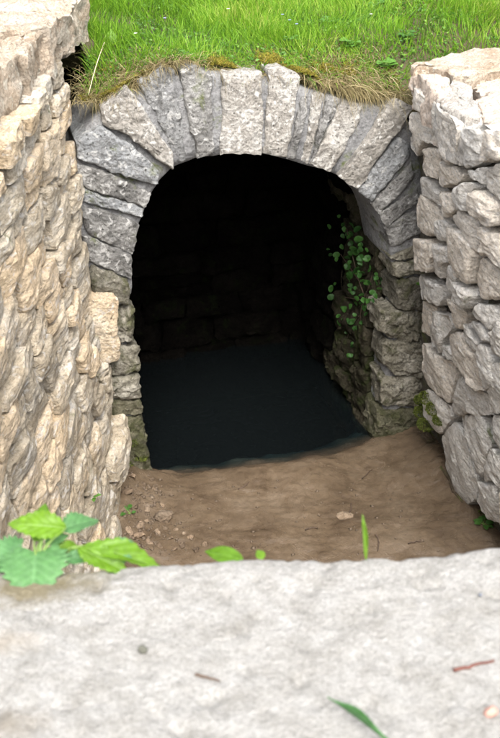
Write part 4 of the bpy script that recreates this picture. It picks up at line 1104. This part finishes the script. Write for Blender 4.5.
# one seedling leaf and a dry stalk against the left wall
p0 = gpt(110, 66); p1 = at_t(111, 45, (p0 - CAM) @ AF)
pl = empty('seedling', tuple(p0), 'single yellow-green seedling leaf standing beside the left wall top', 'plant')
tube('stem', curve_pts([p0, p1], 6), 0.0012, 0.001, M_STEM, pl, 5)
lv = leaf_mesh('seedling_leaf', 'oval', nu=10, nv=4, fold=0.1, curl=0.05)
t1 = at_t(111, 29, (p0 - CAM) @ AF)
place_leaf(lv, M_LEAFY, pl, p1, t1 - p1, -AF, np.linalg.norm(t1 - p1), wscale=1.1)
pa, pb = gpt(105, 48) + np.array([0, 0, 0.02]), S_fac(*[np.array([q]) for q in (*fac(86, 90), 0.06)])[0]
tag(tube('dry_stalk', curve_pts([pa, (pa + pb) / 2 + np.array([0, -0.02, 0.01]), pb], 8), 0.0018, 0.0012, plain('straw_stalk', (0.45, 0.38, 0.25))), 'pale dry stalk leaning between the turf and the left wall', 'stalk')
# flowers in the turf
def flower(uv, mat, label, group):
    p = gpt(*uv); z = 0.055
    o = empty('wildflower', tuple(p), label, 'flower', group)
    tube('stem', curve_pts([p, p + np.array([0.003, 0.002, z])], 4), 0.0008, 0.0006, M_STEM, o, 4)
    me = PETAL[mat.name]
    for k in range(5):
        an = 2 * math.pi * k / 5
        place_leaf(me, mat, o, p + np.array([0.003, 0.002, z]), (math.cos(an), math.sin(an), 0.35), (-0.2 * math.cos(an), -0.2 * math.sin(an), 1), 0.006, 'petal', 1.1)
PETAL = {m.name: leaf_mesh('petal', 'round', nu=5, nv=2) for m in (M_PETALW, M_PETALB)}
for uv, m in [((228, 24), 'w'), ((136, 50), 'w'), ((165, 34), 'b'), ((289, 36), 'b'), ((296, 52), 'b'), ((282, 30), 'b'), ((336, 108), 'w'), ((370, 30), 'w')]:
    if uv == (336, 108): continue
    if m == 'w': flower(uv, M_PETALW, 'tiny white flower in the grass above the arch', 'tiny white flowers in the turf')
    else: flower(uv, M_PETALB, 'tiny blue flower in the grass above the arch', 'tiny blue flowers in the turf')

# ------------------------------------------------------------------ rubble on the mud
def rub(u, v, size, label, group=None, k=None, name='loose_stone', flat=1.0):
    size *= 1.3; p = mudpt(u, v); p[2] += size * 0.12
    return put_pebble(PEBS[rng.integers(10) if k is None else k], M_PEB, p, size, name, label, 'stone', group, rng.uniform(0, 6.28), flat)
rub(163, 519, 0.030, 'largest orange-brown loose stone on the mud at the left', k=1)
rub(345, 514, 0.030, 'flat pale flake of stone lying in the mud, right of centre', k=2, flat=0.7)
G = 'stone chips along the foot of the left wall'
for u, v, s in [(138,500,.016),(146,512,.020),(152,500,.012),(133,488,.018),(141,530,.015),(158,534,.013),(170,540,.012),(182,546,.014),(150,545,.014),(166,528,.010),(176,530,.009),(136,515,.012),(144,490,.012),(190,538,.010),(128,506,.02),(147,523,.011),(205,545,.011),(155,492,.010),(162,506,.010),(140,540,.018),(160,548,.012),(196,550,.012),(174,549,.010),(130,540,.02),(152,483,.010),(184,534,.007),(172,512,.007),(215,550,.008)]:
    rub(u, v, s, 'small brown stone chip in the rubble below the left wall', G)
M_KERB = limestone('muddy_stone', (0.07, 0.05, 0.032), (0.12, 0.09, 0.06), (0.18, 0.14, 0.10), moss=0.3, lichen=0.0, stain=0.4, vary=0.0, rough=0.6)
kb = [tuple(on_z(u, v, 0.02)[:2]) for u, v in ((419, 436), (428, 434), (450, 470), (474, 512), (466, 514), (440, 474))]
o = stone('kerb_stone', kb, S_top(0.034), 0.09, M_KERB, None, N=60, bulge=0.008, rough=0.004, gap=0.0, tilt=0.04, nside=3, facets=1)
tag(o, 'low straight muddy edging stone along the foot of the right wall', 'edging stone')
M_CRUMB = plain('soil_crumb', (0.10, 0.072, 0.048))
# crumbs of soil and grit, too many to count
def build_crumbs():
    n = 900
    u = np.concatenate([rng.normal(146, 18, 650), rng.uniform(130, 470, 250)]); v = np.concatenate([rng.uniform(484, 556, 650), rng.uniform(478, 556, 250)])
    base = np.array([(0, 0, -.5), (1, 0, 0), (0, 1, 0), (-1, 0, 0), (0, -1, 0), (0.1, 0.1, .7)]); fc = np.array([(0, 2, 1), (0, 3, 2), (0, 4, 3), (0, 1, 4), (5, 1, 2), (5, 2, 3), (5, 3, 4), (5, 4, 1)])
    Vs, Fs = [], []
    for k in range(n):
        if u[k] < 126: continue
        p = mudpt(u[k], v[k]); sz = 0.0016 + 0.008 * rng.uniform() ** 3
        a = rng.uniform(0, 6.28); R_ = np.array([[math.cos(a), -math.sin(a), 0], [math.sin(a), math.cos(a), 0], [0, 0, 1]])
        Fs.append(fc + 6 * len(Vs)); Vs.append((base * rng.uniform(0.5, 1.3, (6, 3))) @ R_.T * sz + p + np.array([0, 0, sz * 0.2]))
    o = mesh_obj('soil_crumbs', np.vstack(Vs), [np.vstack(Fs)], M_CRUMB, None, False)
    tag(o, 'scattered crumbs of soil and grit on the mud', 'grit', kind='stuff')
build_crumbs()
# one-off twigs and dead leaves in the mud
def mud_twig(uv, r, label):
    P = [mudpt(u, v) + np.array([0, 0, r * 1.5]) for u, v in uv]
    tag(tube('twig', curve_pts(P, 10) + rng.normal(0, r * 0.4, (10, 3)), r, r * 0.5, M_TWIG), label, 'twig')
mud_twig([(349, 512), (352, 505), (351, 500)], 0.003, 'short twig standing by the pale flake in the mud')
mud_twig([(376, 537), (379, 544), (378, 552)], 0.003, 'dark forked twig in the mud right of the upright grass blade')
mud_twig([(408, 545), (414, 543), (421, 542)], 0.003, 'thin dark twig lying in the mud near the right end of the slab')
mud_twig([(305, 528), (312, 525), (318, 527)], 0.003, 'dark bent twig in the mud left of the pale flake')
mud_twig([(238, 487), (246, 484), (249, 480)], 0.0025, 'small dark twig in the middle of the mud near the water')
mud_twig([(362, 473), (369, 466), (373, 463)], 0.0025, 'small dark twig in the mud near the right jamb')
